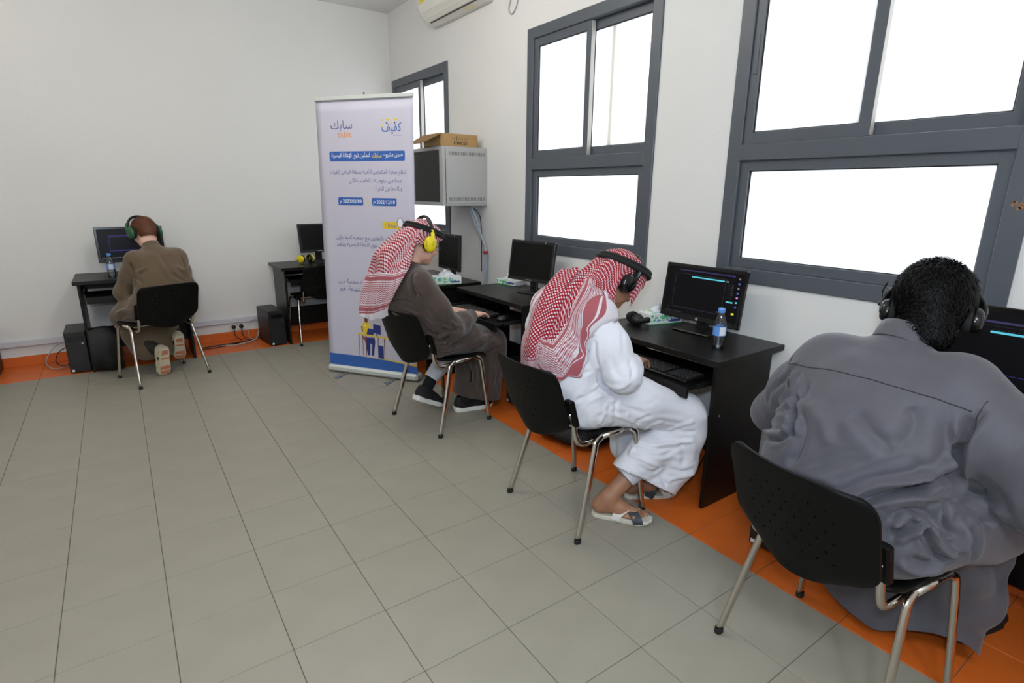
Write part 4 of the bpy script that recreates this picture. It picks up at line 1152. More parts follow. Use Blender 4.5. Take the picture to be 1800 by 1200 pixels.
# crease lines read off the garments, in each sitter's own frame: (points, width, depth)
CREASE_WHITE = [([(0.025, -0.184, 0.758), (0.068, -0.210, 0.771), (0.100, -0.232, 0.777)], 0.007, -0.006),
    ([(0.015, -0.179, 0.627), (0.063, -0.207, 0.671), (0.138, -0.212, 0.690)], 0.01, -0.007),
    ([(0.041, -0.180, 0.589), (0.078, -0.214, 0.640), (0.150, -0.235, 0.664)], 0.01, 0.006),
    ([(0.035, -0.199, 0.659), (0.083, -0.211, 0.683), (0.126, -0.212, 0.709)], 0.007, 0.005),
    ([(0.120, -0.233, 0.627), (0.257, -0.276, 0.590), (0.424, -0.316, 0.506), (0.560, -0.368, 0.455)], 0.01, -0.005),
    ([(0.098, -0.234, 0.596), (0.229, -0.261, 0.546), (0.385, -0.278, 0.464)], 0.01, 0.005),
    ([(0.212, -0.245, 0.633), (0.194, -0.254, 0.584), (0.219, -0.225, 0.504)], 0.01, -0.006),
    ([(0.157, -0.237, 0.625), (0.140, -0.237, 0.573), (0.125, -0.219, 0.516)], 0.01, 0.005),
    ([(0.261, -0.273, 0.604), (0.260, -0.271, 0.552), (0.531, 0.000, 0.303)], 0.007, 0.004),
    ([(0.521, 0.010, 0.293), (0.312, -0.261, 0.492), (0.373, -0.315, 0.547)], 0.01, -0.006),
    ([(0.547, -0.026, 0.286), (0.385, -0.278, 0.464), (0.461, -0.328, 0.498)], 0.01, 0.006),
    ([(0.497, -0.294, 0.429), (0.525, -0.349, 0.464), (0.589, -0.386, 0.491)], 0.01, 0.006),
    ([(0.452, -0.290, 0.388), (0.529, -0.348, 0.424), (0.603, -0.392, 0.436)], 0.01, -0.007),
    ([(0.410, -0.294, 0.369), (0.502, -0.336, 0.376), (0.597, -0.392, 0.392)], 0.01, 0.008),
    ([(0.381, -0.293, 0.342), (0.461, -0.329, 0.329), (0.559, -0.376, 0.374)], 0.01, -0.008),
    ([(0.378, -0.219, 0.370), (0.405, -0.299, 0.361), (0.531, -0.345, 0.354)], 0.01, -0.009),
    ([(0.364, -0.228, 0.359), (0.335, -0.238, 0.325), (0.394, -0.317, 0.321)], 0.01, 0.01),
    ([(0.314, -0.209, 0.309), (0.343, -0.289, 0.281), (0.423, -0.307, 0.245), (0.466, -0.331, 0.274)], 0.01, -0.011),
    ([(0.335, -0.238, 0.325), (0.372, -0.306, 0.306), (0.434, -0.327, 0.278)], 0.01, 0.009),
    ([(0.416, -0.325, 0.273), (0.466, -0.327, 0.194), (0.491, -0.335, 0.162)], 0.01, -0.01),
    ([(0.466, -0.329, 0.267), (0.533, -0.370, 0.237), (0.616, -0.390, 0.244)], 0.01, -0.008),
    ([(0.487, -0.336, 0.191), (0.547, -0.377, 0.207), (0.634, -0.384, 0.212)], 0.01, 0.008),
    ([(0.297, -0.219, 0.295), (0.321, -0.284, 0.254), (0.418, -0.301, 0.200)], 0.007, 0.006),
    ([(0.275, -0.222, 0.271), (0.295, -0.268, 0.258), (0.401, -0.300, 0.191)], 0.005, -0.004),
    ([(0.564, -0.370, 0.442), (0.588, -0.394, 0.361), (0.603, -0.384, 0.274)], 0.014, 0.006),
    ([(0.530, -0.348, 0.412), (0.556, -0.362, 0.318), (0.542, -0.375, 0.250)], 0.014, -0.006),
    ([(0.181, -0.278, 0.947), (0.156, -0.313, 0.910), (0.157, -0.320, 0.857)], 0.01, -0.004),
    ([(0.175, -0.329, 0.838), (0.175, -0.356, 0.797), (0.159, -0.361, 0.765)], 0.01, -0.007),
    ([(0.139, -0.337, 0.817), (0.153, -0.357, 0.785), (0.143, -0.349, 0.746)], 0.007, 0.005),
    ([(0.131, -0.249, 0.720), (0.134, -0.329, 0.723), (0.168, -0.365, 0.765)], 0.01, 0.006),
    ([(0.097, -0.244, 0.796), (0.134, -0.210, 0.711), (0.180, -0.220, 0.673)], 0.01, -0.01),
    ([(0.074, -0.233, 0.919), (0.073, -0.236, 0.853), (0.100, -0.238, 0.782)], 0.01, -0.008),
    ([(0.104, -0.290, 0.863), (0.119, -0.313, 0.796), (0.133, -0.342, 0.762)], 0.01, -0.004),
    ([(0.071, -0.219, 0.956), (0.061, -0.203, 0.857), (0.034, -0.187, 0.733)], 0.014, -0.006),
    ([(0.027, -0.195, 0.658), (0.036, -0.179, 0.571), (0.094, -0.170, 0.490)], 0.014, 0.006),
    ([(0.091, -0.223, 0.549), (0.200, -0.189, 0.477), (0.219, -0.243, 0.528)], 0.01, -0.005)]
CREASE_GREY = [([(-0.005, -0.076, 0.702), (0.029, -0.119, 0.760), (0.067, -0.176, 0.795), (0.117, -0.230, 0.830)], 0.01, 0.016),
    ([(-0.016, -0.096, 0.694), (0.024, -0.141, 0.742), (0.074, -0.195, 0.781), (0.128, -0.241, 0.812)], 0.009, -0.016),
    ([(-0.011, -0.122, 0.698), (0.027, -0.172, 0.745), (0.087, -0.215, 0.762), (0.191, -0.237, 0.763)], 0.009, 0.012),
    ([(0.035, -0.169, 0.698), (0.062, -0.201, 0.727), (0.104, -0.239, 0.724)], 0.009, -0.012),
    ([(0.035, -0.180, 0.676), (0.059, -0.209, 0.697), (0.094, -0.219, 0.726)], 0.008, 0.012),
    ([(0.036, -0.182, 0.653), (0.050, -0.205, 0.686), (0.073, -0.215, 0.710)], 0.009, -0.014),
    ([(0.040, -0.190, 0.629), (0.072, -0.223, 0.681), (0.092, -0.238, 0.711)], 0.009, 0.014),
    ([(0.092, -0.238, 0.711), (0.102, -0.252, 0.662), (0.114, -0.274, 0.637), (0.140, -0.291, 0.637)], 0.01, 0.016),
    ([(0.082, -0.234, 0.695), (0.091, -0.243, 0.648), (0.109, -0.272, 0.617)], 0.009, -0.014),
    ([(0.058, -0.225, 0.610), (0.088, -0.253, 0.597), (0.133, -0.288, 0.630)], 0.01, -0.01),
    ([(0.038, -0.210, 0.590), (0.074, -0.241, 0.570), (0.134, -0.281, 0.590)], 0.01, 0.008),
    ([(0.138, -0.256, 0.752), (0.121, -0.255, 0.716), (0.133, -0.281, 0.670)], 0.01, -0.016),
    ([(0.122, -0.239, 0.742), (0.109, -0.246, 0.714), (0.123, -0.272, 0.674)], 0.008, 0.01),
    ([(0.157, -0.275, 0.727), (0.160, -0.290, 0.677), (0.143, -0.292, 0.630)], 0.01, 0.012),
    ([(0.186, -0.292, 0.698), (0.192, -0.304, 0.651), (0.210, -0.289, 0.575)], 0.01, -0.012),
    ([(0.188, -0.234, 0.980), (0.189, -0.230, 0.901), (0.179, -0.225, 0.845), (0.186, -0.238, 0.788), (0.165, -0.270, 0.741)], 0.012, -0.034),
    ([(0.178, -0.222, 0.953), (0.185, -0.209, 0.875), (0.124, -0.231, 0.842)], 0.012, 0.01),
    ([(0.185, -0.210, 0.880), (0.179, -0.241, 0.934), (0.205, -0.254, 1.000)], 0.008, -0.006),
    ([(0.213, -0.261, 0.720), (0.239, -0.299, 0.695), (0.247, -0.362, 0.703)], 0.01, -0.008),
    ([(0.187, -0.252, 0.817), (0.258, -0.269, 0.737), (0.229, -0.347, 0.743)], 0.014, 0.007),
    ([(0.179, -0.233, 0.848), (0.114, -0.227, 0.832), (0.087, -0.189, 0.811)], 0.012, 0.012),
    ([(0.180, -0.232, 0.814), (0.112, -0.224, 0.803), (0.062, -0.186, 0.774)], 0.01, -0.01),
    ([(0.106, 0.179, 0.910), (0.052, 0.141, 0.853), (0.027, 0.115, 0.801)], 0.01, -0.028),
    ([(0.147, 0.185, 0.970), (0.122, 0.227, 0.879), (0.303, 0.429, 0.694)], 0.01, 0.008),
    ([(0.124, 0.154, 0.957), (0.078, 0.180, 0.860), (0.318, 0.433, 0.648)], 0.01, -0.01),
    ([(0.045, 0.135, 0.841), (0.052, 0.191, 0.777), (0.309, 0.433, 0.664)], 0.009, 0.01),
    ([(0.035, 0.129, 0.815), (0.034, 0.170, 0.770), (0.085, 0.237, 0.743)], 0.008, -0.008),
    ([(0.165, 0.212, 0.984), (0.226, 0.321, 0.881), (0.278, 0.400, 0.762)], 0.01, -0.006),
    ([(0.076, -0.023, 0.931), (0.058, -0.070, 0.904), (0.068, -0.141, 0.860)], 0.02, -0.006),
    ([(0.132, -0.122, 0.974), (0.118, -0.150, 0.929), (0.071, -0.140, 0.867)], 0.02, -0.005),
    ([(-0.014, 0.044, 0.730), (0.023, -0.025, 0.801), (0.038, -0.074, 0.832)], 0.007, 0.003),
    ([(-0.015, 0.010, 0.723), (0.029, -0.081, 0.799), (0.089, -0.160, 0.874)], 0.007, 0.003),
    ([(0.082, 0.163, 0.882), (0.040, 0.095, 0.853), (0.013, 0.082, 0.781), (-0.007, 0.097, 0.723)], 0.016, -0.01),
    ([(0.076, 0.115, 0.912), (0.041, 0.043, 0.882), (0.025, 0.004, 0.818)], 0.018, 0.005),
    ([(-0.007, 0.104, 0.696), (-0.013, 0.010, 0.710), (0.002, -0.061, 0.715)], 0.012, -0.008)]
CREASE_BROWN = [([(-0.098, -0.163, 1.038), (-0.128, -0.197, 0.980), (-0.109, -0.213, 0.896)], 0.01, -0.012),
    ([(-0.089, -0.193, 1.036), (-0.115, -0.218, 0.980), (-0.098, -0.235, 0.914)], 0.01, 0.007),
    ([(-0.175, -0.018, 0.867), (-0.152, -0.109, 0.881), (-0.099, -0.193, 0.864)], 0.01, -0.01),
    ([(-0.169, -0.045, 0.854), (-0.128, -0.128, 0.822), (-0.083, -0.202, 0.787)], 0.009, 0.008),
    ([(-0.161, -0.005, 0.809), (-0.138, -0.116, 0.802), (-0.102, -0.175, 0.794)], 0.008, -0.006),
    ([(-0.070, -0.259, 0.848), (-0.011, -0.300, 0.764), (0.079, -0.329, 0.716)], 0.01, -0.006),
    ([(0.013, -0.321, 0.801), (0.065, -0.331, 0.752), (0.088, -0.334, 0.714)], 0.008, 0.007),
    ([(-0.001, -0.276, 0.715), (0.059, -0.321, 0.696), (0.099, -0.339, 0.720)], 0.009, -0.01),
    ([(-0.068, -0.205, 0.756), (0.004, -0.221, 0.691), (0.041, -0.307, 0.690)], 0.01, 0.008),
    ([(-0.045, -0.181, 0.703), (0.006, -0.217, 0.648), (0.033, -0.290, 0.674), (0.048, -0.313, 0.709)], 0.01, 0.013),
    ([(-0.029, -0.192, 0.676), (0.020, -0.229, 0.615), (0.040, -0.288, 0.650), (0.055, -0.319, 0.677)], 0.009, -0.014),
    ([(-0.028, -0.178, 0.635), (0.022, -0.200, 0.579), (0.072, -0.244, 0.577)], 0.01, 0.01),
    ([(0.002, -0.180, 0.561), (0.051, -0.212, 0.529), (0.171, -0.205, 0.533)], 0.01, -0.009),
    ([(0.013, -0.203, 0.597), (0.061, -0.240, 0.605), (0.042, -0.299, 0.658)], 0.008, 0.009),
    ([(0.139, -0.322, 0.683), (0.147, -0.242, 0.588), (0.103, -0.214, 0.543)], 0.01, -0.009),
    ([(0.099, -0.332, 0.676), (0.079, -0.302, 0.629), (0.092, -0.249, 0.576)], 0.009, 0.008),
    ([(0.291, -0.197, 0.496), (0.370, -0.249, 0.544), (0.522, -0.205, 0.560)], 0.01, -0.008),
    ([(0.245, -0.224, 0.549), (0.337, -0.252, 0.583), (0.495, -0.188, 0.576)], 0.01, 0.007),
    ([(0.429, -0.123, 0.441), (0.489, -0.196, 0.466), (0.550, -0.240, 0.492)], 0.009, -0.009),
    ([(0.452, -0.097, 0.406), (0.431, -0.142, 0.287), (0.412, -0.141, 0.186)], 0.012, 0.01),
    ([(0.481, -0.151, 0.424), (0.470, -0.182, 0.293), (0.456, -0.182, 0.181)], 0.012, -0.01),
    ([(0.510, -0.192, 0.440), (0.505, -0.219, 0.294), (0.501, -0.202, 0.175)], 0.012, 0.009),
    ([(0.420, -0.038, 0.366), (0.405, -0.076, 0.293), (0.392, -0.090, 0.207)], 0.012, -0.008),
    ([(-0.016, 0.055, 0.508), (0.003, -0.018, 0.481), (0.024, -0.145, 0.502)], 0.012, -0.006)]
CREASE_KHAKI = [([(0.182, -0.056, 1.001), (0.100, -0.064, 0.900), (0.055, -0.096, 0.789)], 0.014, 0.008),
    ([(0.189, -0.096, 1.010), (0.101, -0.104, 0.907), (0.059, -0.134, 0.806)], 0.012, -0.008),
    ([(0.182, -0.257, 0.961), (0.133, -0.252, 0.875), (0.089, -0.223, 0.792)], 0.014, -0.02),
    ([(0.227, 0.116, 0.950), (0.208, 0.102, 0.856), (0.175, 0.128, 0.754)], 0.014, -0.018),
    ([(0.208, 0.102, 0.856), (0.156, 0.067, 0.884), (0.134, 0.025, 0.906)], 0.012, 0.008),
    ([(0.104, -0.169, 0.904), (0.093, -0.195, 0.867), (0.093, -0.226, 0.850)], 0.012, 0.008),
    ([(0.230, 0.107, 0.832), (0.160, 0.096, 0.816), (0.111, 0.089, 0.783)], 0.012, -0.008),
    ([(0.288, 0.161, 0.816), (0.305, 0.160, 0.704), (0.232, 0.172, 0.637)], 0.014, -0.007),
    ([(0.069, -0.120, 0.857), (0.061, -0.161, 0.801), (0.078, -0.204, 0.781)], 0.012, -0.007),
    ([(0.392, 0.215, 0.528), (0.248, 0.198, 0.584), (0.145, 0.176, 0.577)], 0.012, 0.01),
    ([(0.376, 0.202, 0.486), (0.232, 0.187, 0.545), (0.151, 0.169, 0.543)], 0.012, -0.008)]
# ================================================================== the man in the brown robe
def ring_folds(rnd, a, b, r, n, w, amp, arc=2.2, face=(0, 0, 1)):
    """short creases running round a limb between a and b"""
    a = np.array(a, float); b = np.array(b, float); ax = unit(b-a); e1 = unit(np.cross(ax, unit(np.array(face, float)+.01*np.array([1, 2, 3])))); e2 = np.cross(ax, e1); out = []
    for i in range(n):
        t = rnd.rand(); c = a+(b-a)*t; ph = rnd.rand()*2*PI; sp = arc*(.5+.6*rnd.rand()); sk = (rnd.rand()-.5)*.10
        out.append(([tuple(c+r*(math.cos(q)*e1+math.sin(q)*e2)+ax*sk*(k/4-.5)) for k, q in enumerate(np.linspace(ph, ph+sp, 5))], w*(.7+.6*rnd.rand()), amp*(.6+.7*rnd.rand())*(1 if rnd.rand() < .75 else -.7)))
    return out
def man_brown():
    P = person('man in a brown robe and red checked headscarf typing with yellow headphones on', 'B')
    H = Head((.088, 0, 1.185), (math.cos(R(19)), -.04, -math.sin(R(19))))
    S = SDF((-.30, -.40, -.02), (.80, .40, 1.38), .0058)
    add_head(S, H)
    S.chain([H.p(-.025, 0, -.05), (-.015, 0, 1.06), (-.035, 0, .99)], [.055, .056, .075], .03)
    S.loft([((.10, 0, .575), .16, .095), ((.05, 0, .74), .155, .11), ((-.01, 0, .90), .17, .10), ((-.03, 0, .99), .13, .06)], .04)
    wr, wl = (.385, -.135, .715), (.37, .10, .712)
    for s, w in ((-1, wr), (1, wl)):
        S.chain([(-.05, s*.175, .955), (.085, s*.245, .69), w], [.048, .040, .026], .03)
    add_hand(S, wr, (.95, .28, -.06), (0, 0, 1), (0, 1, 0), .30)
    add_hand(S, wl, (.95, -.22, -.06), (0, 0, 1), (0, -1, 0), .30)
    S.chain([(.12, -.10, .56), (.585, -.125, .49), (.405, -.03, .10)], [.075, .055, .036], .03)
    S.chain([(.12, .10, .56), (.57, .115, .49), (.225, .155, .20)], [.075, .055, .036], .03)
    part('body', S.mesh(1), 'skin_pale', P)
    add_eyes(H, P); add_brows(H, P, 'hair_ginger')
    # robe
    G = SDF((-.32, -.45, -.02), (.86, .45, 1.14), .0066)
    G.loft([((.09, 0, .585), .21, .125), ((.055, 0, .70), .205, .165), ((.0, 0, .83), .205, .155), ((-.03, 0, .93), .20, .135), ((-.03, 0, 1.01), .145, .075)], .05)
    G.cone((-.03, 0, 1.0), (-.012, 0, 1.075), .095, .066, .03)
    for s, w in ((-1, wr), (1, wl)):
        G.chain([(-.05, s*.165, .965), (.02, s*.225, .82), (.10, s*.255, .69)], [.085, .082, .073], .04)
        e = (.10, s*.255, .69); w = np.array(w); c = np.array(e)*.0+w-.03*unit(w-np.array(e))
        G.chain([e, tuple(np.array(e)*.5+c*.5), tuple(c)], [.072, .062, .047], .03)
    G.loft([((.10, 0, .59), .235, .125), ((.34, 0, .565), .23, .105), ((.565, 0, .50), .205, .092), ((.60, 0, .42), .20, .085)], .05)
    G.loft([((.575, 0, .47), .195, .10), ((.545, -.01, .30), .19, .13), ((.50, -.02, .05), .185, .165)], .05)
    for s in (-1, 1): G.chain([(.15, s*.10, .585), (.58, s*.115, .505)], [.095, .085], .03)
    V, F = G.mesh(2); rnd = np.random.RandomState(3)
    folds = [([(-.10, -.21, .93), (.0, -.16, .86), (.06, -.18, .76), (.07, -.22, .66)], .020, -.012), ([(-.14, -.12, .92), (-.09, -.19, .80), (.0, -.21, .70)], .016, .008),
             ([(.02, -.20, .62), (.10, -.23, .58), (.25, -.22, .575), (.42, -.19, .55)], .018, .011), ([(-.02, -.20, .57), (.12, -.23, .54), (.28, -.21, .52)], .016, -.010),
             ([(.0, -.21, .66), (.06, -.22, .60), (.16, -.22, .61)], .014, .010), ([(.30, -.19, .63), (.45, -.17, .60), (.60, -.12, .55)], .015, .007),
             ([(.66, -.10, .50), (.67, -.12, .36), (.64, -.12, .18)], .022, .010), ([(.60, -.19, .46), (.58, -.20, .30), (.55, -.19, .12)], .020, -.011), ([(.50, -.19, .44), (.50, -.20, .28), (.46, -.18, .10)], .02, .010),
             ([(.02, -.30, .76), (.10, -.335, .72), (.17, -.30, .70)], .012, .009), ([(.12, -.32, .70), (.22, -.27, .70)], .010, -.008), ([(-.17, 0, .80), (-.14, -.13, .78), (-.06, -.20, .80)], .018, .006)]
    folds += ring_folds(rnd, (.02, -.235, .80), (.16, -.235, .68), .08, 9, .011, .006)+ring_folds(rnd, (.18, -.22, .69), (.36, -.15, .70), .055, 7, .009, .004)
    V = apply_folds(V, F, [(p, w, a*.35) for p, w, a in folds]+[(p, w, a*1.5) for p, w, a in CREASE_BROWN]); V = wrinkles(V, F, 7, .0022, 26, (1, 1, .6))
    wrv = np.array(wr); wlv = np.array(wl)
    def keep(V):
        k = V[:, 2] > .095+.04*np.clip((.5-V[:, 0])/.2, -.4, 1)
        k &= ~((np.linalg.norm(V-(wrv+[.03, .005, 0]), axis=1) < .062) & (V[:, 0] > wrv[0]-.022) & (V[:, 2] > wrv[2]-.052)); k &= ~((np.linalg.norm(V-(wlv+[.03, -.005, 0]), axis=1) < .062) & (V[:, 0] > wlv[0]-.022) & (V[:, 2] > wlv[2]-.052))
        k &= ~((V[:, 2] > 1.085) & (np.abs(V[:, 1]) < .12)); return k
    VF = cut_faces(V, F, keep); robe = part('robe', VF, 'thobe_brown', P)
    collar_band(robe, 'thobe_brown', H, (-.012, 0, 1.06), .062, .064, .035, (.15, 0))
    # white trouser leg, socks, shoes
    b = MB(); b.tube([(.40, .135, .37), (.30, .15, .30), (.245, .155, .235)], [.062, .056, .052], 14, cap=False); b.build('trouser_leg', 'cloth_white', P, True)
    b = MB(); b.tube([(.27, .152, .26), (.20, .158, .165), (.175, .16, .12)], [.043, .042, .045], 14); b.build('sock', 'sock_black', P, True)
    b = MB(); b.tube([(.47, -.065, .30), (.42, -.04, .16), (.395, -.025, .07)], [.052, .046, .046], 14); b.build('sock', 'sock_black', P, True)
    shoe('shoe', P, (.335, .015, 0), -.34, 0, 'shoe_black', 'sole_white', .29)
    shoe('shoe', P, (.075, .125, .125), .12, R(27), 'shoe_black', 'sole_white', .28)
    # spectacles
    for s in (-1, 1):
        b = MB(); b.tube([tuple(H.p(.108-.004*abs(math.cos(a)), s*.033+.023*math.cos(a), .002+.017*math.sin(a))) for a in np.linspace(0, 2*PI, 21)[:-1]], .0014, 6, closed=True)
        b.tube([tuple(H.p(.105, s*.055, .006)), tuple(H.p(.06, s*.076, .006)), tuple(H.p(0, s*.083, .006))], .0016, 6)
        b.tube([tuple(H.p(.108, 0, .006)), tuple(H.p(.107, s*.011, .006))], .0014, 6)
        g = b.build('glasses_rim', 'glass_rim', P, True)
    # headscarf
    def hs(f, l, u): return H.p(f, l, u)
    ctrl = []
    for ph, dropf, fr, ur in ((16, .055, .122, .128), (48, .03, .124, .130), (85, .0, .124, .128), (120, -.03, .126, .130), (150, -.06, .128, .132)):
        row = []
        f0, u0 = math.cos(R(ph))*fr, math.sin(R(ph))*ur
        for th, dz in ((-90, -.075), (-80, -.02), (-55, 0), (-28, 0), (0, 0), (28, 0), (55, 0), (80, -.02), (90, -.08)):
            c = math.cos(R(th)); l_ = math.sin(R(th))*.103
            if abs(th) > 70: row.append(hs(f0*.50-.045+dropf*.15, l_, max(u0*.42, .0)+.012+dz*(1.0 if th < 0 else 1.1)))
            else: row.append(hs(f0*(c**.5)-.008, l_, .028+u0*(c**.6)*.93-.0))
        ctrl.append(row)
    # fall of the cloth behind the shoulders
    ctrl.append([(-.085, -.125, 1.085), (-.125, -.10, 1.10), (-.15, -.06, 1.125), (-.175, -.02, 1.15), (-.19, .02, 1.162), (-.185, .06, 1.162), (-.16, .10, 1.145), (-.12, .13, 1.12), (-.08, .14, 1.10)])
    ctrl.append([(-.150, -.135, 1.005), (-.185, -.105, 1.01), (-.205, -.06, 1.03), (-.215, -.01, 1.05), (-.215, .04, 1.06), (-.21, .09, 1.06), (-.19, .14, 1.05), (-.15, .17, 1.04), (-.10, .18, 1.03)])
    ctrl.append([(-.190, -.100, .915), (-.215, -.075, .91), (-.235, -.03, .92), (-.245, .015, .93), (-.25, .06, .94), (-.245, .11, .94), (-.225, .16, .93), (-.19, .19, .93), (-.14, .20, .93)])
    ctrl.append([(-.200, -.045, .83), (-.225, -.02, .815), (-.25, .015, .815), (-.262, .05, .82), (-.268, .085, .82), (-.265, .125, .82), (-.25, .16, .82), (-.215, .19, .83), (-.17, .20, .84)])
    ctrl.append([(-.185, -.02, .775), (-.215, .005, .755), (-.245, .035, .75), (-.262, .065, .75), (-.270, .095, .75), (-.27, .125, .755), (-.255, .155, .76), (-.225, .18, .77), (-.185, .19, .78)])
    def disp(i, j):
        k = np.clip((i-.30)/.5, 0, 1)
        return k*.012*np.sin(j*17+2.5*i)+k*.006*np.sin(j*31-3*i+1)+.0025*np.sin(j*23+i*11)
    def band(db, dl, dr): return db*.85+dl*.22
    gh = sheet('headscarf', ctrl, 'ghutra_cloth', P, 9, disp, band, post=push_out(VF[0], VF[1], .007))
    agal(H, gh, -.004, -.04, .130, .112, .0105, .075)
    # headphones
    M = world_from(P, H.mat() @ Matrix.Translation((-.012, 0, .008)) @ Matrix.Rotation(R(-6), 4, 'Y'))
    headphones('yellow headphones with black band worn over the headscarf of the man in brown', M, .108, .158, ('plastic_black', 'yellow_plastic', 'plastic_black'), 'headphones being worn', .043, dots=True)
man_brown()
# ================================================================== the man in white
def sandal(parent, heel, yaw, pitch=0.0, flip=1):
    M = Matrix.Translation(heel) @ Matrix.Rotation(yaw, 4, 'Z') @ Matrix.Rotation(pitch, 4, 'Y')
    out = [(0, -.020), (.012, -.034), (.05, -.040), (.11, -.038), (.17, -.047), (.225, -.049), (.262, -.036), (.283, -.010), (.280, .016), (.262, .038), (.225, .047), (.17, .043), (.11, .036), (.05, .038), (.012, .033), (0, .02)]
    n = len(out); V = []; F = []
    for z, k in ((0, .95), (.004, 1.0), (.016, 1.01), (.020, .98)):
        for x, y in out: V.append(((x-.14)*k+.14, flip*y*k, z+.010*max(0, (x-.2)/.08)**2))
    for i in range(3):
        for k in range(n): F.append((i*n+k, i*n+(k+1) % n, (i+1)*n+(k+1) % n, (i+1)*n+k))
    F += [tuple(range(n))[::-1], tuple(3*n+k for k in range(n))]
    b = MB(); b.add(V, F); root = b.build('sandal', 'sandal_sole', parent); root.matrix_local = M
    def strap(pts, w, m, nm):
        q = smooth_path(pts, 6); V = []; F = []
        for i, p in enumerate(q):
            p = Vector(p); d = Vector(q[min(i+1, len(q)-1)])-Vector(q[max(i-1, 0)]); nrm = Vector((p.x-.19, p.y, p.z-.02)); nrm = Vector((0, p.y, max(p.z-.0, .001))).normalized()
            sd = d.cross(nrm).normalized()
            for dd, o_ in ((-w/2, 0), (w/2, 0), (w/2, .003), (-w/2, .003)): V.append(p+sd*dd+nrm*o_)
        m_ = len(q)
        for i in range(m_-1):
            for k in range(4): F.append((i*4+k, i*4+(k+1) % 4, (i+1)*4+(k+1) % 4, (i+1)*4+k))
        F += [(0, 3, 2, 1), tuple((m_-1)*4+k for k in range(4))]
        c = MB(); c.add(V, F); return c.build(nm, m, root)
    strap([(.115, -.042*flip, .012), (.135, -.036*flip, .045), (.165, -.01*flip, .066), (.19, .02*flip, .056), (.215, .044*flip, .03), (.22, .048*flip, .012)], .046, 'sandal_navy', 'strap')
    strap([(.215, -.048*flip, .012), (.205, -.042*flip, .036), (.18, -.012*flip, .062), (.155, .018*flip, .063), (.125, .038*flip, .04), (.115, .042*flip, .012)], .040, 'sandal_white', 'strap')
    return root
def man_white():
    P = person('man in a white robe and red checked headscarf bent over the keyboard in sandals', 'C')
    H = Head((.405, -.005, 1.098), (math.cos(R(38)), -.08, -math.sin(R(38))))
    S = SDF((-.20, -.50, -.02), (.90, .40, 1.30), .0058)
    add_head(S, H)
    S.chain([H.p(-.03, 0, -.05), (.26, 0, 1.03), (.19, 0, .98)], [.054, .056, .075], .03)
    S.loft([((.13, 0, .575), .155, .095), ((.07, 0, .74), .15, .105), ((.10, 0, .88), .165, .10), ((.17, 0, .98), .13, .06)], .04)
    wr, wl = (.425, -.125, .735), (.43, .09, .73)
    S.chain([(.15, -.175, .985), (.20, -.285, .745), wr], [.048, .040, .026], .03); S.chain([(.15, .175, .985), (.22, .27, .745), wl], [.048, .040, .026], .03)
    add_hand(S, wr, (.90, .34, -.10), (0, 0, 1), (0, 1, 0), .42); add_hand(S, wl, (.92, -.25, -.12), (0, 0, 1), (0, -1, 0), .35)
    S.chain([(.15, -.11, .56), (.62, -.285, .46), (.26, -.185, .105)], [.075, .055, .038], .03)
    S.chain([(.15, .10, .56), (.63, .10, .47), (.50, -.085, .105)], [.075, .055, .038], .03)
    # bare feet in the sandals
    fr = unit((.62, -.785, 0)); hr = v3(.215, -.125, 0)
    S.chain([v3(.26, -.185, .105), hr+fr*.055+v3(0, 0, .07), hr+fr*.13+v3(0, 0, .056), hr+fr*.205+v3(0, 0, .040)], [.038, .036, .034, .026], .03); S.ell(hr+fr*.03+v3(0, 0, .052), (.034, .034, .034), .03)
    for k in range(5):
        lt = np.array([-fr[1], fr[0], 0])*(.034-.017*k); S.cone(hr+fr*.20+lt+v3(0, 0, .036), hr+fr*(.258-.008*abs(k-.6)*k)+lt+v3(0, 0, .032), .0115, .0095-.0006*k, .006)
    f2 = unit((.885, -.465, 0)); h2 = v3(.455, -.10, 0)
    S.chain([v3(.50, -.085, .105), h2+f2*.055+v3(0, 0, .07), h2+f2*.13+v3(0, 0, .056), h2+f2*.205+v3(0, 0, .040)], [.038, .036, .034, .026], .03); S.ell(h2+f2*.03+v3(0, 0, .052), (.034, .034, .034), .03)
    for k in range(5):
        lt = np.array([-f2[1], f2[0], 0])*-(.034-.017*k); S.cone(h2+f2*.20+lt+v3(0, 0, .036), h2+f2*(.258-.008*abs(k-.6)*k)+lt+v3(0, 0, .032), .0115, .0095-.0006*k, .006)
    part('body', S.mesh(1), 'skin_tan', P); add_eyes(H, P); add_brows(H, P, 'hair_black')
    sandal(P, tuple(hr), math.atan2(fr[1], fr[0]), 0, -1); sandal(P, tuple(h2), math.atan2(f2[1], f2[0]), 0, 1)
    # robe
    G = SDF((-.20, -.52, -.02), (.95, .45, 1.14), .0054)
    G.loft([((.135, -.01, .585), .21, .13), ((.10, 0, .70), .195, .145), ((.095, 0, .82), .19, .135), ((.135, 0, .94), .185, .115), ((.19, 0, 1.01), .13, .07)], .05)
    G.cone((.19, 0, 1.0), (.265, 0, 1.045), .09, .066, .03)
    for s, w, e in ((-1, wr, (.195, -.285, .755)), (1, wl, (.21, .265, .755))):
        G.chain([(.14, s*.16, .985), (.165, s*.225, .87), e], [.085, .082, .075], .04)
        w = np.array(w); c = w-.035*unit(w-np.array(e)); m_ = (np.array(e)+c)/2-v3(0, 0, .004)
        G.chain([e, tuple(m_), tuple(c)], [.074, .066, .05], .03)
    # right thigh swings towards the viewer, left one straight on; cloth between and hanging below
    G.loft([((.14, -.01, .595), .205, .125), ((.36, -.05, .575), .205, .105), ((.55, -.10, .525), .20, .085)], .06)
    G.chain([(.17, -.115, .585), (.40, -.205, .56), (.635, -.285, .475)], [.115, .108, .092], .04)
    G.chain([(.17, .10, .585), (.63, .10, .50)], [.10, .088], .04)
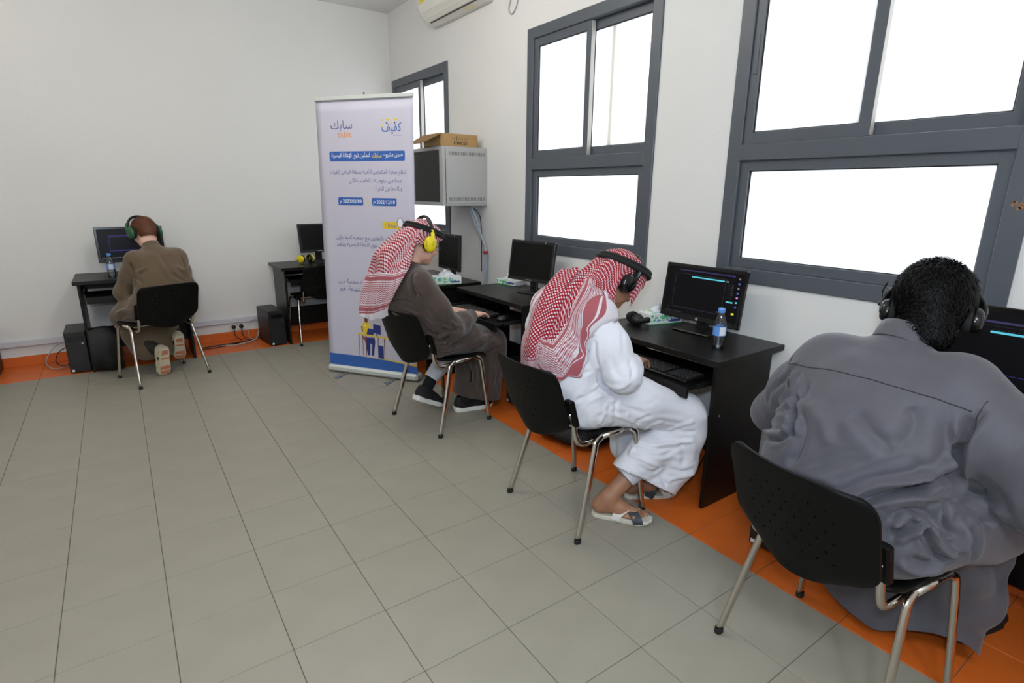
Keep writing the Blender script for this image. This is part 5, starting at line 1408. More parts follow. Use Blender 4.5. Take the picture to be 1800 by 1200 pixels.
    G.loft([((.60, -.19, .50), .16, .075), ((.635, -.20, .38), .16, .07), ((.62, -.20, .24), .155, .065)], .05)
    G.chain([(.635, -.285, .475), (.645, -.28, .40), (.60, -.27, .24), (.52, -.245, .115)], [.092, .098, .105, .10], .04)
    G.chain([(.60, -.275, .36), (.44, -.235, .30), (.33, -.215, .235)], [.09, .085, .066], .04)
    G.chain([(.36, -.215, .24), (.46, -.23, .15)], [.062, .09], .04)
    G.chain([(.63, .10, .49), (.62, .08, .36), (.58, .02, .20)], [.09, .09, .085], .04)
    V, F = G.mesh(2); rnd = np.random.RandomState(11)
    folds = [([(.08, -.22, .66), (.20, -.27, .66), (.36, -.30, .655), (.55, -.33, .585)], .016, .009), ([(.07, -.21, .58), (.22, -.27, .57), (.38, -.31, .55), (.56, -.36, .50)], .014, -.009), ([(.14, -.23, .52), (.30, -.30, .50), (.48, -.34, .47)], .014, .010),
             ([(.24, -.30, .62), (.34, -.31, .60), (.42, -.31, .62)], .010, -.007), ([(.42, -.30, .66), (.52, -.31, .625), (.66, -.34, .54)], .012, .006), ([(.30, -.28, .53), (.46, -.33, .52), (.62, -.37, .46)], .011, .008), ([(.36, -.28, .48), (.50, -.33, .45), (.66, -.37, .40)], .011, -.009),
             ([(.40, -.29, .42), (.55, -.35, .42), (.72, -.34, .40)], .012, .010), ([(.40, -.30, .37), (.54, -.36, .36), (.70, -.35, .34)], .011, -.010), ([(.36, -.29, .31), (.50, -.35, .31), (.68, -.36, .27)], .012, .012), ([(.34, -.28, .24), (.48, -.34, .25), (.64, -.36, .19)], .011, -.010), ([(.37, -.27, .18), (.50, -.33, .18), (.62, -.34, .12)], .012, .009),
             ([(.72, -.30, .50), (.74, -.30, .38), (.70, -.29, .22)], .018, .010), ([(.70, -.22, .50), (.71, -.20, .34), (.68, -.20, .18)], .018, -.008), ([(.66, -.36, .42), (.69, -.35, .30), (.62, -.35, .15)], .013, -.010),
             ([(.06, -.19, .70), (.12, -.20, .78), (.14, -.22, .88)], .014, -.009), ([(.0, -.15, .60), (.05, -.19, .68), (.10, -.20, .80)], .016, .008), ([(.02, -.17, .55), (.09, -.215, .62), (.20, -.24, .68)], .013, .009), ([(.08, -.21, .55), (.16, -.25, .60), (.26, -.27, .66)], .011, -.008), ([(.20, -.24, .72), (.26, -.26, .70), (.34, -.24, .70)], .010, .006),
             ([(.12, -.26, .92), (.14, -.31, .84), (.16, -.355, .77)], .012, .006), ([(.20, -.22, .96), (.23, -.28, .86), (.25, -.33, .79)], .012, -.005), ([(.22, -.35, .80), (.28, -.33, .76), (.28, -.28, .70)], .012, .008), ([(.16, -.36, .73), (.24, -.34, .71), (.31, -.27, .71)], .010, -.007)]
    folds += ring_folds(rnd, (.15, -.23, .88), (.22, -.29, .74), .078, 6, .009, .005)+ring_folds(rnd, (.20, -.28, .75), (.38, -.16, .74), .06, 5, .008, .004)
    V = apply_folds(V, F, [(p, w, a*.25) for p, w, a in folds]+[(p, w, a*.72) for p, w, a in CREASE_WHITE]); V = wrinkles(V, F, 5, .0016, 30)
    wrv = np.array(wr); wlv = np.array(wl)
    def keep(V):
        hem = .11+.16*np.clip((.52-V[:, 0])/.25, -.35, 1.0)
        k = ~((V[:, 2] < hem) & (V[:, 0] > .24) & (V[:, 2] < .30))
        k &= ~((np.linalg.norm(V-(wrv+[.03, .01, 0]), axis=1) < .066) & (V[:, 0] > wrv[0]-.022) & (V[:, 2] > wrv[2]-.05)); k &= ~((np.linalg.norm(V-(wlv+[.03, -.01, 0]), axis=1) < .066) & (V[:, 0] > wlv[0]-.022) & (V[:, 2] > wlv[2]-.05))
        k &= ~((V[:, 0]-.265)*.75+(V[:, 2]-1.045)*.66 > .012) | (V[:, 2] < .9); return k
    VF = cut_faces(V, F, keep); robe = part('robe', VF, 'thobe_white', P); po = push_out(VF[0], VF[1], .006); po2 = push_out(VF[0], VF[1], .013)
    md = robe.modifiers.new('thickness', 'SOLIDIFY'); md.thickness = .002; md.offset = -1
    collar_band(robe, 'thobe_white', H, (.245, 0, 1.03), .062, .064, .03, (.8, 0))
    # inner trousers cuff near the ankle
    b = MB(); b.tube([(.50, -.25, .34), (.40, -.225, .255), (.335, -.205, .20)], [.075, .066, .060], 16, cap=False); b.build('trouser_leg', 'cloth_white', P, True)
    b = MB(); b.tube([(.60, .06, .36), (.56, .0, .24), (.535, -.04, .175)], [.07, .064, .058], 16, cap=False); b.build('trouser_leg', 'cloth_white', P, True)
    for s in (-1, 1):
        b = MB(); b.tube([tuple(H.p(.106-.004*abs(math.cos(a)), s*.033+.023*math.cos(a), .002+.017*math.sin(a))) for a in np.linspace(0, 2*PI, 21)[:-1]], .0014, 6, closed=True)
        b.tube([tuple(H.p(.105, s*.055, .006)), tuple(H.p(.06, s*.076, .006)), tuple(H.p(0, s*.083, .006))], .0016, 6); b.tube([tuple(H.p(.106, 0, .006)), tuple(H.p(.106, s*.011, .006))], .0014, 6)
        b.build('glasses_rim', 'glass_rim', P, True)
    # headscarf : cap part
    ctrl = []
    for ph, fr, ur in ((8, .128, .130), (40, .128, .132), (78, .126, .130), (115, .128, .130), (148, .130, .132)):
        row = []; f0, u0 = math.cos(R(ph))*fr, math.sin(R(ph))*ur
        for th, dz in ((-90, -.10), (-80, -.025), (-55, 0), (-28, 0), (0, 0), (28, 0), (55, 0), (80, -.025), (90, -.10)):
            c = math.cos(R(th)); l_ = math.sin(R(th))*.104
            if abs(th) > 70: row.append(H.p(f0*.62-.012, l_, max(u0*.42, .0)+.014+dz))
            else: row.append(H.p(f0*(c**.5)-.008, l_, .028+u0*(c**.6)*.93))
        ctrl.append(row)
    ctrl.append([(.285, -.125, 1.03), (.262, -.115, 1.08), (.245, -.08, 1.125), (.235, -.04, 1.15), (.23, 0, 1.16), (.23, .04, 1.155), (.24, .08, 1.135), (.26, .115, 1.10), (.28, .13, 1.05)])
    ctrl.append([(.165, -.165, 1.075), (.160, -.13, 1.10), (.155, -.09, 1.125), (.152, -.045, 1.135), (.15, 0, 1.14), (.15, .045, 1.135), (.155, .09, 1.12), (.17, .13, 1.10), (.19, .17, 1.07)])
    ctrl.append([(.080, -.165, 1.02), (.062, -.13, 1.03), (.050, -.09, 1.045), (.045, -.045, 1.05), (.045, 0, 1.05), (.048, .045, 1.05), (.055, .09, 1.04), (.075, .13, 1.03), (.10, .17, 1.01)])
    ctrl.append([(.030, -.150, .93), (.010, -.115, .93), (-.005, -.075, .935), (-.012, -.035, .935), (-.015, 0, .935), (-.012, .04, .93), (-.005, .08, .93), (.015, .12, .92), (.045, .16, .91)])
    ctrl.append([(.012, -.110, .84), (-.012, -.085, .835), (-.028, -.05, .835), (-.036, -.02, .835), (-.040, .02, .83), (-.037, .05, .82), (-.028, .09, .82), (-.008, .125, .82), (.025, .16, .81)])
    ctrl.append([(.010, -.080, .77), (-.015, -.06, .755), (-.035, -.03, .745), (-.044, .0, .74), (-.048, .035, .735), (-.044, .065, .73), (-.034, .10, .725), (-.012, .13, .73), (.02, .16, .74)])
    def disp(i, j):
        k = np.clip((i-.42)/.35, 0, 1)
        return k*(.013*np.sin(j*20+4*i)+.008*np.sin(j*37-5*i+1))+.003*np.sin(j*23+i*13)
    gh = sheet('headscarf', ctrl, 'ghutra_cloth_bold', P, 9, disp, lambda db, dl, dr: np.minimum(np.minimum(dr*3.4+.05, 1), .2+db), post=po)
    # upper layer thrown back across the right shoulder
    c2 = [[(.235, -.115, 1.085), (.20, -.135, 1.085), (.165, -.125, 1.125), (.155, -.075, 1.150), (.16, -.02, 1.165), (.165, .03, 1.165)],
          [(.215, -.165, 1.075), (.175, -.185, 1.07), (.125, -.165, 1.10), (.105, -.10, 1.115), (.10, -.04, 1.125), (.10, .03, 1.12)],
          [(.175, -.205, 1.01), (.130, -.205, 1.00), (.085, -.170, 1.02), (.050, -.11, 1.03), (.028, -.05, 1.055), (.02, .01, 1.06)],
          [(.150, -.215, .935), (.105, -.205, .92), (.060, -.165, .925), (.020, -.11, .935), (-.010, -.06, .95), (-.025, 0, .96)],
          [(.120, -.210, .855), (.085, -.195, .835), (.045, -.155, .835), (.010, -.105, .84), (-.025, -.06, .85), (-.045, -.005, .86)],
          [(.100, -.195, .775), (.070, -.175, .755), (.035, -.14, .745), (.005, -.095, .75), (-.028, -.05, .76), (-.055, 0, .77)],
          [(.095, -.165, .705), (.065, -.145, .695), (.032, -.115, .705), (.004, -.075, .72), (-.028, -.035, .735), (-.052, .01, .75)]]
    for r_, f_ in zip(range(7), (.95, .88, .84, .80, .72, .62, .52)):
        c2[r_] = [(x-.02*(r_/6), y*f_, z) for x, y, z in c2[r_]]
    def disp2(i, j): return .010*np.sin(j*15+3*i)*np.clip(i*2, .2, 1)+.006*np.sin(j*29-6*i+.6)
    o2 = sheet('headscarf_fold', c2, 'ghutra_cloth_bold', gh, 10, disp2, lambda db, dl, dr: np.minimum(np.minimum(dl*1.9, db*1.8), 1), post=po2)
    c3 = [[(.165, -.02, 1.175), (.15, .03, 1.175), (.15, .08, 1.16), (.17, .13, 1.12)],
          [(.075, -.04, 1.105), (.06, .02, 1.11), (.065, .08, 1.095), (.10, .14, 1.06)],
          [(.010, -.05, 1.01), (-.008, .01, 1.01), (.0, .08, 1.0), (.045, .15, .97)],
          [(-.035, -.05, .91), (-.055, .0, .91), (-.045, .07, .90), (.01, .15, .88)],
          [(-.05, -.04, .81), (-.07, .01, .80), (-.06, .07, .79), (-.005, .15, .78)],
          [(-.05, -.02, .74), (-.072, .02, .72), (-.062, .08, .71), (-.005, .15, .72)]]
    sheet('headscarf_fold', c3, 'ghutra_cloth_bold', gh, 10, lambda i, j: .008*np.sin(j*12+4*i), lambda db, dl, dr: np.minimum(np.minimum(dr*3.4, db*3.0+.05), 1), post=po2)
    agal(H, gh, -.006, .22, .136, .112, .0115, .080)
    M = world_from(P, H.mat() @ Matrix.Translation((-.020, 0, .002)) @ Matrix.Rotation(R(14), 4, 'Y'))
    headphones('black headphones with a metal yoke worn by the man in white', M, .109, .160, ('plastic_black', 'plastic_gloss', 'rubber'), 'headphones being worn', .040)
man_white()

# ================================================================== the man in grey, foreground
def man_grey():
    P = person('broad man in a grey robe seen from behind in the foreground, black hair and headset', 'D')
    H = Head((.462, .026, 1.176), (math.cos(R(28))*.92, .34, -math.sin(R(28))), s_=1.06)
    S = SDF((-.15, -.60, -.02), (.95, .62, 1.36), .0062)
    add_head(S, H)
    S.chain([H.p(-.03, 0, -.05), (.395, .03, 1.08), (.33, .025, 1.02)], [.060, .062, .08], .03)
    S.loft([((.14, .01, .575), .18, .11), ((.17, .015, .76), .19, .12), ((.24, .02, .92), .20, .11), ((.31, .02, 1.0), .15, .07)], .04)
    wl, wr = (.66, .27, .70), (.66, -.17, .715)
    S.chain([(.30, .225, .975), (.37, .42, .70), wl], [.05, .043, .028], .03); S.chain([(.30, -.195, 1.0), (.33, -.36, .79), wr], [.05, .043, .028], .03)
    add_hand(S, wl, (.9, -.3, -.1), (0, 0, 1), (0, -1, 0), .35); add_hand(S, wr, (.9, .3, -.12), (0, 0, 1), (0, 1, 0), .35)
    S.chain([(.16, -.11, .56), (.62, -.15, .50), (.62, -.13, .10)], [.08, .058, .04], .03); S.chain([(.16, .13, .56), (.62, .17, .50), (.62, .15, .10)], [.08, .058, .04], .03)
    part('body', S.mesh(1), 'skin_brown', P); add_eyes(H, P); add_brows(H, P, 'hair_black')
    def keep(l): return (l[:, 2] > -.02+.9*np.clip(l[:, 0]-.02, 0, 1)) & ~((l[:, 0] > .045) & (l[:, 2] < .075)) & ~((np.abs(l[:, 1]) > .06) & (l[:, 2] < .015) & (l[:, 0] > -.03)) | ((l[:, 0] < -.028) & (l[:, 2] > -.15))
    add_hair(H, P, 'hair_black', 12000, .026, keep, 3, (-.42, -.30, .86), .55, .014, .6, nape=True)
    # robe
    G = SDF((-.12, -.62, -.02), (.95, .64, 1.16), .006)
    G.loft([((.135, .0, .60), .245, .14), ((.155, .01, .70), .235, .155), ((.19, .015, .82), .225, .15), ((.245, .025, .93), .225, .125), ((.305, .025, 1.01), .175, .085)], .06)
    G.cone((.31, .025, 1.0), (.385, .03, 1.085), .10, .072, .03)
    G.chain([(.285, .195, .975), (.335, .315, .84), (.385, .435, .70)], [.098, .092, .080], .05)
    G.chain([(.385, .435, .70), (.50, .37, .70), (.63, .29, .705)], [.080, .068, .05], .03)
    G.chain([(.285, -.165, 1.005), (.29, -.285, .90), (.31, -.375, .775)], [.098, .094, .085], .05)
    G.chain([(.31, -.375, .775), (.47, -.30, .73), (.63, -.195, .715)], [.085, .068, .05], .03)
    G.loft([((.14, .0, .60), .25, .135), ((.36, .01, .585), .25, .115), ((.60, .015, .53), .245, .10), ((.64, .015, .42), .24, .09)], .05)
    G.loft([((.62, .01, .46), .24, .10), ((.61, .0, .28), .25, .115), ((.59, .01, .02), .26, .15)], .05)
    G.loft([((.42, .0, .49), .24, .075), ((.50, .0, .38), .225, .075), ((.58, .0, .24), .23, .08)], .05)
    G.chain([(.22, -.20, .64), (.38, -.24, .64), (.5, -.22, .60)], [.10, .10, .09], .06)
    V, F = G.mesh(2); rnd = np.random.RandomState(21)
    folds = [([(.10, .16, .80), (.06, .06, .78), (.05, -.06, .80), (.08, -.16, .86)], .022, .008), ([(.08, .18, .72), (.02, .06, .70), (.01, -.06, .72), (.06, -.17, .79)], .018, -.008), ([(.05, .12, .67), (.0, .0, .66), (.01, -.12, .70), (.09, -.21, .78)], .016, .010),
             ([(.03, .0, .63), (.01, -.10, .645), (.06, -.19, .70), (.13, -.24, .77)], .014, -.010), ([(.02, -.06, .60), (.02, -.14, .61), (.08, -.21, .65), (.16, -.26, .69)], .014, .012), ([(.03, -.12, .565), (.07, -.20, .58), (.15, -.25, .61)], .013, -.010), ([(.04, -.16, .66), (.09, -.22, .62), (.12, -.245, .56)], .013, .011), ([(.10, -.22, .72), (.15, -.25, .66), (.17, -.26, .58)], .013, -.012),
             ([(.17, -.23, .93), (.16, -.235, .84), (.18, -.25, .76), (.24, -.26, .70)], .016, -.030), ([(.13, -.19, .93), (.12, -.20, .84), (.14, -.23, .74)], .016, .010), ([(.16, .235, .93), (.16, .235, .84), (.19, .245, .75)], .018, -.016), ([(.13, .19, .93), (.10, .19, .82), (.12, .21, .72)], .018, .008),
             ([(.28, .33, .95), (.33, .42, .83), (.36, .50, .74)], .014, .006), ([(.24, .27, .86), (.30, .36, .78), (.35, .44, .68)], .013, -.008), ([(.30, .38, .73), (.36, .46, .66), (.42, .48, .66)], .012, .009), ([(.28, .32, .77), (.34, .38, .68), (.40, .42, .64)], .012, .008), ([(.24, -.30, .95), (.23, -.37, .84), (.26, -.42, .76)], .015, .007), ([(.22, -.25, .86), (.23, -.33, .77), (.28, -.38, .71)], .014, -.010), ([(.23, -.36, .80), (.27, -.42, .73), (.34, -.43, .72)], .013, .008),
             ([(.07, .10, .92), (.09, .02, .84), (.06, -.05, .74)], .03, .006), ([(.08, -.10, .92), (.08, -.04, .84), (.05, .04, .76)], .03, .005), ([(.10, .12, .62), (.05, .04, .60), (.02, -.08, .60)], .014, .007), ([(.12, .20, .60), (.06, .12, .57), (.02, .0, .565)], .013, -.007)]
    folds += ring_folds(rnd, (.33, .31, .85), (.39, .44, .70), .085, 7, .011, .005)+ring_folds(rnd, (.29, -.28, .90), (.31, -.375, .77), .088, 7, .011, .005)
    for k in range(9): y = -.22+.055*k; folds.append(([(.44+.02*(k % 2), y, .40), (.48, y+.01*(k % 3), .24), (.48, y, .06)], .016, .010*(1 if k % 2 else -1)))
    V = apply_folds(V, F, [(p, w, a*.4) for p, w, a in folds]+[(p, w, a*1.3) for p, w, a in CREASE_GREY]); V = wrinkles(V, F, 9, .0018, 22)
    wrv = np.array(wr); wlv = np.array(wl)
    def keep2(V):
        k = V[:, 2] > .045+.20*np.clip((-.02-V[:, 1])/.28, 0, 1)*np.clip((.62-V[:, 0])/.15, 0, 1)
        for w in (wrv, wlv): k &= ~((np.linalg.norm(V-(w+[.03, 0, 0]), axis=1) < .068) & (V[:, 0] > w[0]-.022))
        k &= ~(((V[:, 0]-.385)*.62+(V[:, 2]-1.085)*.78 > .0) & (V[:, 2] > 1.0)); return k
    VF = cut_faces(V, F, keep2); robe = part('robe', VF, 'thobe_grey', P)
    collar_band(robe, 'thobe_grey', H, (.352, .030, 1.068), .074, .080, .055, (.62, 0), .45)
    seam_on('seam', robe, VF[0], VF[1], [(.20, .30, .965), (.155, .20, .985), (.14, .08, 1.0), (.14, -.04, 1.005), (.155, -.15, 1.005), (.19, -.235, .985)], 'print_black', .0014)
    seam_on('seam', robe, VF[0], VF[1], [(.22, -.245, 1.01), (.17, -.245, .95), (.15, -.235, .89)], 'print_black', .0012)
    seam_on('seam', robe, VF[0], VF[1], [(.23, .29, .985), (.18, .26, .93), (.16, .245, .87)], 'print_black', .0012)
    shoe('shoe', P, (.70, -.13, 0), -.1, 0, 'shoe_black', 'rubber', .28); shoe('shoe', P, (.60, .15, 0), .1, 0, 'shoe_black', 'rubber', .28)
    M = world_from(P, H.mat() @ Matrix.Translation((.0, 0, -.020)) @ Matrix.Rotation(R(16), 4, 'Y'))
    headphones('black headset with a microphone boom worn by the man in grey', M, .104, .162, ('plastic_gloss', 'plastic_gloss', 'rubber'), 'headphones being worn', .034, boom=1, band_t=.006)
man_grey()

# ================================================================== the boy in khaki
def boy():
    P = person('boy with ginger hair in a khaki robe kneeling on his chair, seen from behind', 'A')
    cy = -.10
    H = Head((.445, cy-.005, 1.155), (math.cos(R(26)), .06, -math.sin(R(26))), s_=.98)
    S = SDF((-.10, -.55, -.02), (.90, .40, 1.32), .0068)
    add_head(S, H)
    S.chain([H.p(-.03, 0, -.05), (.375, cy, 1.06), (.31, cy, .99)], [.050, .05, .07], .03)
    S.loft([((.17, cy*.6, .575), .15, .095), ((.17, cy*.8, .74), .145, .10), ((.24, cy, .90), .165, .09), ((.30, cy, .98), .12, .06)], .04)
    wl, wr = (.66, cy+.12, .715), (.66, cy-.10, .715)
    S.chain([(.29, cy+.17, .955), (.38, cy+.26, .70), wl], [.042, .036, .024], .03); S.chain([(.29, cy-.17, .955), (.38, cy-.25, .70), wr], [.042, .036, .024], .03)
    add_hand(S, wl, (.95, -.2, -.1), (0, 0, 1), (0, -1, 0), .35, .92); add_hand(S, wr, (.95, .2, -.1), (0, 0, 1), (0, 1, 0), .35, .92)
    S.chain([(.18, .03, .565), (.50, .14, .42), (.24, .00, .20)], [.07, .052, .036], .03); S.chain([(.18, -.16, .565), (.52, -.20, .44), (.31, -.17, .26)], [.07, .052, .036], .03)
    part('body', S.mesh(1), 'skin_fair', P); add_eyes(H, P); add_brows(H, P, 'hair_ginger')
    def keep(l): return (l[:, 2] > -.01+.9*np.clip(l[:, 0]-.02, 0, 1)) & ~((l[:, 0] > .045) & (l[:, 2] < .07)) & ~((np.abs(l[:, 1]) > .06) & (l[:, 2] < .02) & (l[:, 0] > -.03)) | ((l[:, 0] < -.04) & (l[:, 2] > -.062))
    add_hair(H, P, 'hair_ginger', 4000, .014, keep, 5, (-.5, .0, .86), .5, .008, .4)
    G = SDF((-.10, -.58, -.02), (.90, .42, 1.10), .0080)
    G.loft([((.17, cy*.6, .595), .215, .13), ((.18, cy*.8, .70), .195, .14), ((.205, cy, .82), .185, .125), ((.255, cy, .92), .185, .105), ((.305, cy, .985), .13, .068)], .05)
    G.cone((.31, cy, .98), (.37, cy, 1.055), .085, .058, .03)
    for s, w in ((1, wl), (-1, wr)):
        e = (.375, cy+s*.240, .70)
        G.chain([(.28, cy+s*.155, .955), (.325, cy+s*.195, .83), e], [.074, .066, .060], .04); w = np.array(w); G.chain([e, tuple(w-.03*unit(w-np.array(e)))], [.066, .045], .03)
    G.loft([((.18, cy*.5, .59), .21, .12), ((.38, cy*.3, .56), .21, .11), ((.53, cy*.3, .47), .22, .10)], .05)
    G.chain([(.22, .08, .575), (.48, .13, .50)], [.105, .09], .04)
    G.loft([((.50, cy*.3, .46), .21, .11), ((.42, cy*.3, .31), .20, .13), ((.37, cy*.1, .22), .17, .12)], .05)
    V, F = G.mesh(2); rnd = np.random.RandomState(31)
    folds = [([(.11, cy+.10, .88), (.09, cy+.04, .78), (.06, cy-.02, .66)], .022, .007), ([(.11, cy-.02, .90), (.09, cy-.08, .80), (.08, cy-.13, .68)], .018, -.007), ([(.11, cy-.10, .90), (.10, cy-.15, .82), (.12, cy-.18, .72)], .018, .009), ([(.16, cy+.185, .90), (.15, cy+.185, .80), (.18, cy+.19, .70)], .016, -.013), ([(.16, cy-.185, .90), (.15, cy-.185, .80), (.18, cy-.19, .70)], .016, -.013), ([(.10, cy+.15, .80), (.07, cy+.08, .72), (.04, cy, .66)], .016, .008),
             ([(.12, cy+.05, .93), (.12, cy+.0, .86)], .014, .005), ([(.16, .18, .62), (.28, .22, .58), (.42, .25, .54)], .018, .009), ([(.30, .1, .30), (.34, -.05, .26), (.33, -.16, .32)], .02, .010)]
    folds += ring_folds(rnd, (.32, cy+.21, .83), (.37, cy+.26, .70), .07, 6, .011, .005)
    V = apply_folds(V, F, [(p, w, a*.4) for p, w, a in folds]+CREASE_KHAKI); V = wrinkles(V, F, 15, .0018, 26)
    wrv = np.array(wr); wlv = np.array(wl)
    def keep2(V):
        k = V[:, 2] > .125
        for w in (wrv, wlv): k &= ~((np.linalg.norm(V-(w+[.03, 0, 0]), axis=1) < .06) & (V[:, 0] > w[0]-.022))
        k &= ~(((V[:, 0]-.37)*.62+(V[:, 2]-1.055)*.78 > .0) & (V[:, 2] > .97)); return k
    VF = cut_faces(V, F, keep2); robe = part('robe', VF, 'thobe_khaki', P)
    collar_band(robe, 'thobe_khaki', H, (.338, cy, 1.030), .060, .064, .045, (.6, 0), .45)
    seam_on('seam', robe, VF[0], VF[1], [(.22, cy+.20, .955), (.18, cy+.10, .975), (.175, cy, .98), (.18, cy-.10, .975), (.22, cy-.20, .955)], 'ink_brown', .0013)
    # feet tucked under the seat, soles to the back
    shoe('shoe', P, (.135, .0, .245), 0, R(74), 'sole_tan', 'sole_tan', .265, roll=0, tread='sole_orange')
    shoe('shoe', P, (.215, -.155, .30), -.25, R(64), 'sole_tan', 'sole_tan', .26, tread='sole_orange')
    for q in ([(.50, .14, .42), (.34, .06, .28), (.245, .005, .205)], [(.52, -.20, .44), (.40, -.185, .33), (.315, -.17, .265)]):
        b = MB(); b.tube(q, [.064, .056, .050], 14); b.build('trouser_leg', 'trouser_dark', P, True)
    for a, b_ in (((.25, .005, .21), (.19, .0, .15)), ((.32, -.17, .27), (.275, -.166, .235))):
        b = MB(); b.tube([a, b_], [.042, .041], 12); b.build('sock', 'sock_black', P, True)
    M = world_from(P, H.mat() @ Matrix.Translation((-.008, 0, .0)) @ Matrix.Rotation(R(12), 4, 'Y'))
    headphones('green and black headphones worn by the boy', M, .103, .150, ('plastic_black', 'green_plastic', 'rubber'), 'headphones being worn', .045)
boy()
# ================================================================== lettering
_FORMS = {}
def _init_forms():
    four = 'بتثجحخسشصضطظعغفقكلمنهي'
    start = {'ب': 0xFE8F, 'ت': 0xFE95, 'ث': 0xFE99, 'ج': 0xFE9D, 'ح': 0xFEA1, 'خ': 0xFEA5, 'س': 0xFEB1, 'ش': 0xFEB5, 'ص': 0xFEB9, 'ض': 0xFEBD, 'ط': 0xFEC1, 'ظ': 0xFEC5, 'ع': 0xFEC9, 'غ': 0xFECD, 'ف': 0xFED1, 'ق': 0xFED5, 'ك': 0xFED9, 'ل': 0xFEDD, 'م': 0xFEE1, 'ن': 0xFEE5, 'ه': 0xFEE9, 'ي': 0xFEF1, 'ئ': 0xFE89}
    for c, s in start.items(): _FORMS[c] = (s, s+1, s+2, s+3)
    for c, s in {'ا': 0xFE8D, 'آ': 0xFE81, 'أ': 0xFE83, 'ؤ': 0xFE85, 'إ': 0xFE87, 'ة': 0xFE93, 'د': 0xFEA9, 'ذ': 0xFEAB, 'ر': 0xFEAD, 'ز': 0xFEAF, 'و': 0xFEED, 'ى': 0xFEEF}.items(): _FORMS[c] = (s, s+1, None, None)
_init_forms()
_LA = {'آ': 0xFEF5, 'أ': 0xFEF7, 'إ': 0xFEF9, 'ا': 0xFEFB}
def arabic(s):
    """joined presentation forms in visual (left to right) order"""
    out = []; i = 0; prev = False
    while i < len(s):
        c = s[i]
        if c == 'ـ': out.append('ـ'); prev = True; i += 1; continue
        if c not in _FORMS: out.append(c); prev = False; i += 1; continue
        if c == 'ل' and i+1 < len(s) and s[i+1] in _LA:
            out.append(chr(_LA[s[i+1]]+(1 if prev else 0))); prev = False; i += 2; continue
        f = _FORMS[c]; nx = s[i+1] if i+1 < len(s) else ''
        join = f[2] is not None and (nx in _FORMS or nx == 'ـ')
        out.append(chr(f[3] if prev and join else f[2] if join else f[1] if prev else f[0])); prev = join; i += 1
    r = ''.join(out)[::-1]
    sw = str.maketrans('()[]', ')(][')
    return r.translate(sw)
def text_mesh(body, bold=0.0):
    c = bpy.data.curves.new('lettering', 'FONT'); c.body = body; c.size = 1.0; c.offset = bold; c.resolution_u = 3
    o = bpy.data.objects.new('lettering', c); COL.objects.link(o); bpy.context.view_layer.update()
    dg = bpy.context.evaluated_depsgraph_get(); me = bpy.data.meshes.new_from_object(o.evaluated_get(dg))
    bpy.data.objects.remove(o, do_unlink=True)
    V = np.zeros(len(me.vertices)*3, np.float32); me.vertices.foreach_get('co', V); V = V.reshape(-1, 3)
    return me, V
def lettering(parent, body, x0, x1, z0, z1, m, place, ar=True, bold=0.0, name='lettering'):
    """fits the text's ink into x0..x1, z0..z1 of a flat print; place(x,z)->xyz"""
    me, V = text_mesh(arabic(body) if ar else body, bold)
    lo, hi = V.min(0), V.max(0)
    X = x0+(V[:, 0]-lo[0])/(hi[0]-lo[0])*(x1-x0); Z = z0+(V[:, 1]-lo[1])/(hi[1]-lo[1])*(z1-z0)
    W_ = np.array([place(a, b) for a, b in zip(X, Z)], np.float32); me.vertices.foreach_set('co', W_.ravel()); me.update()
    me.materials.clear(); o = bpy.data.objects.new(name, me); COL.objects.link(o); me.materials.append(MATS[m]); o.parent = parent
    return o

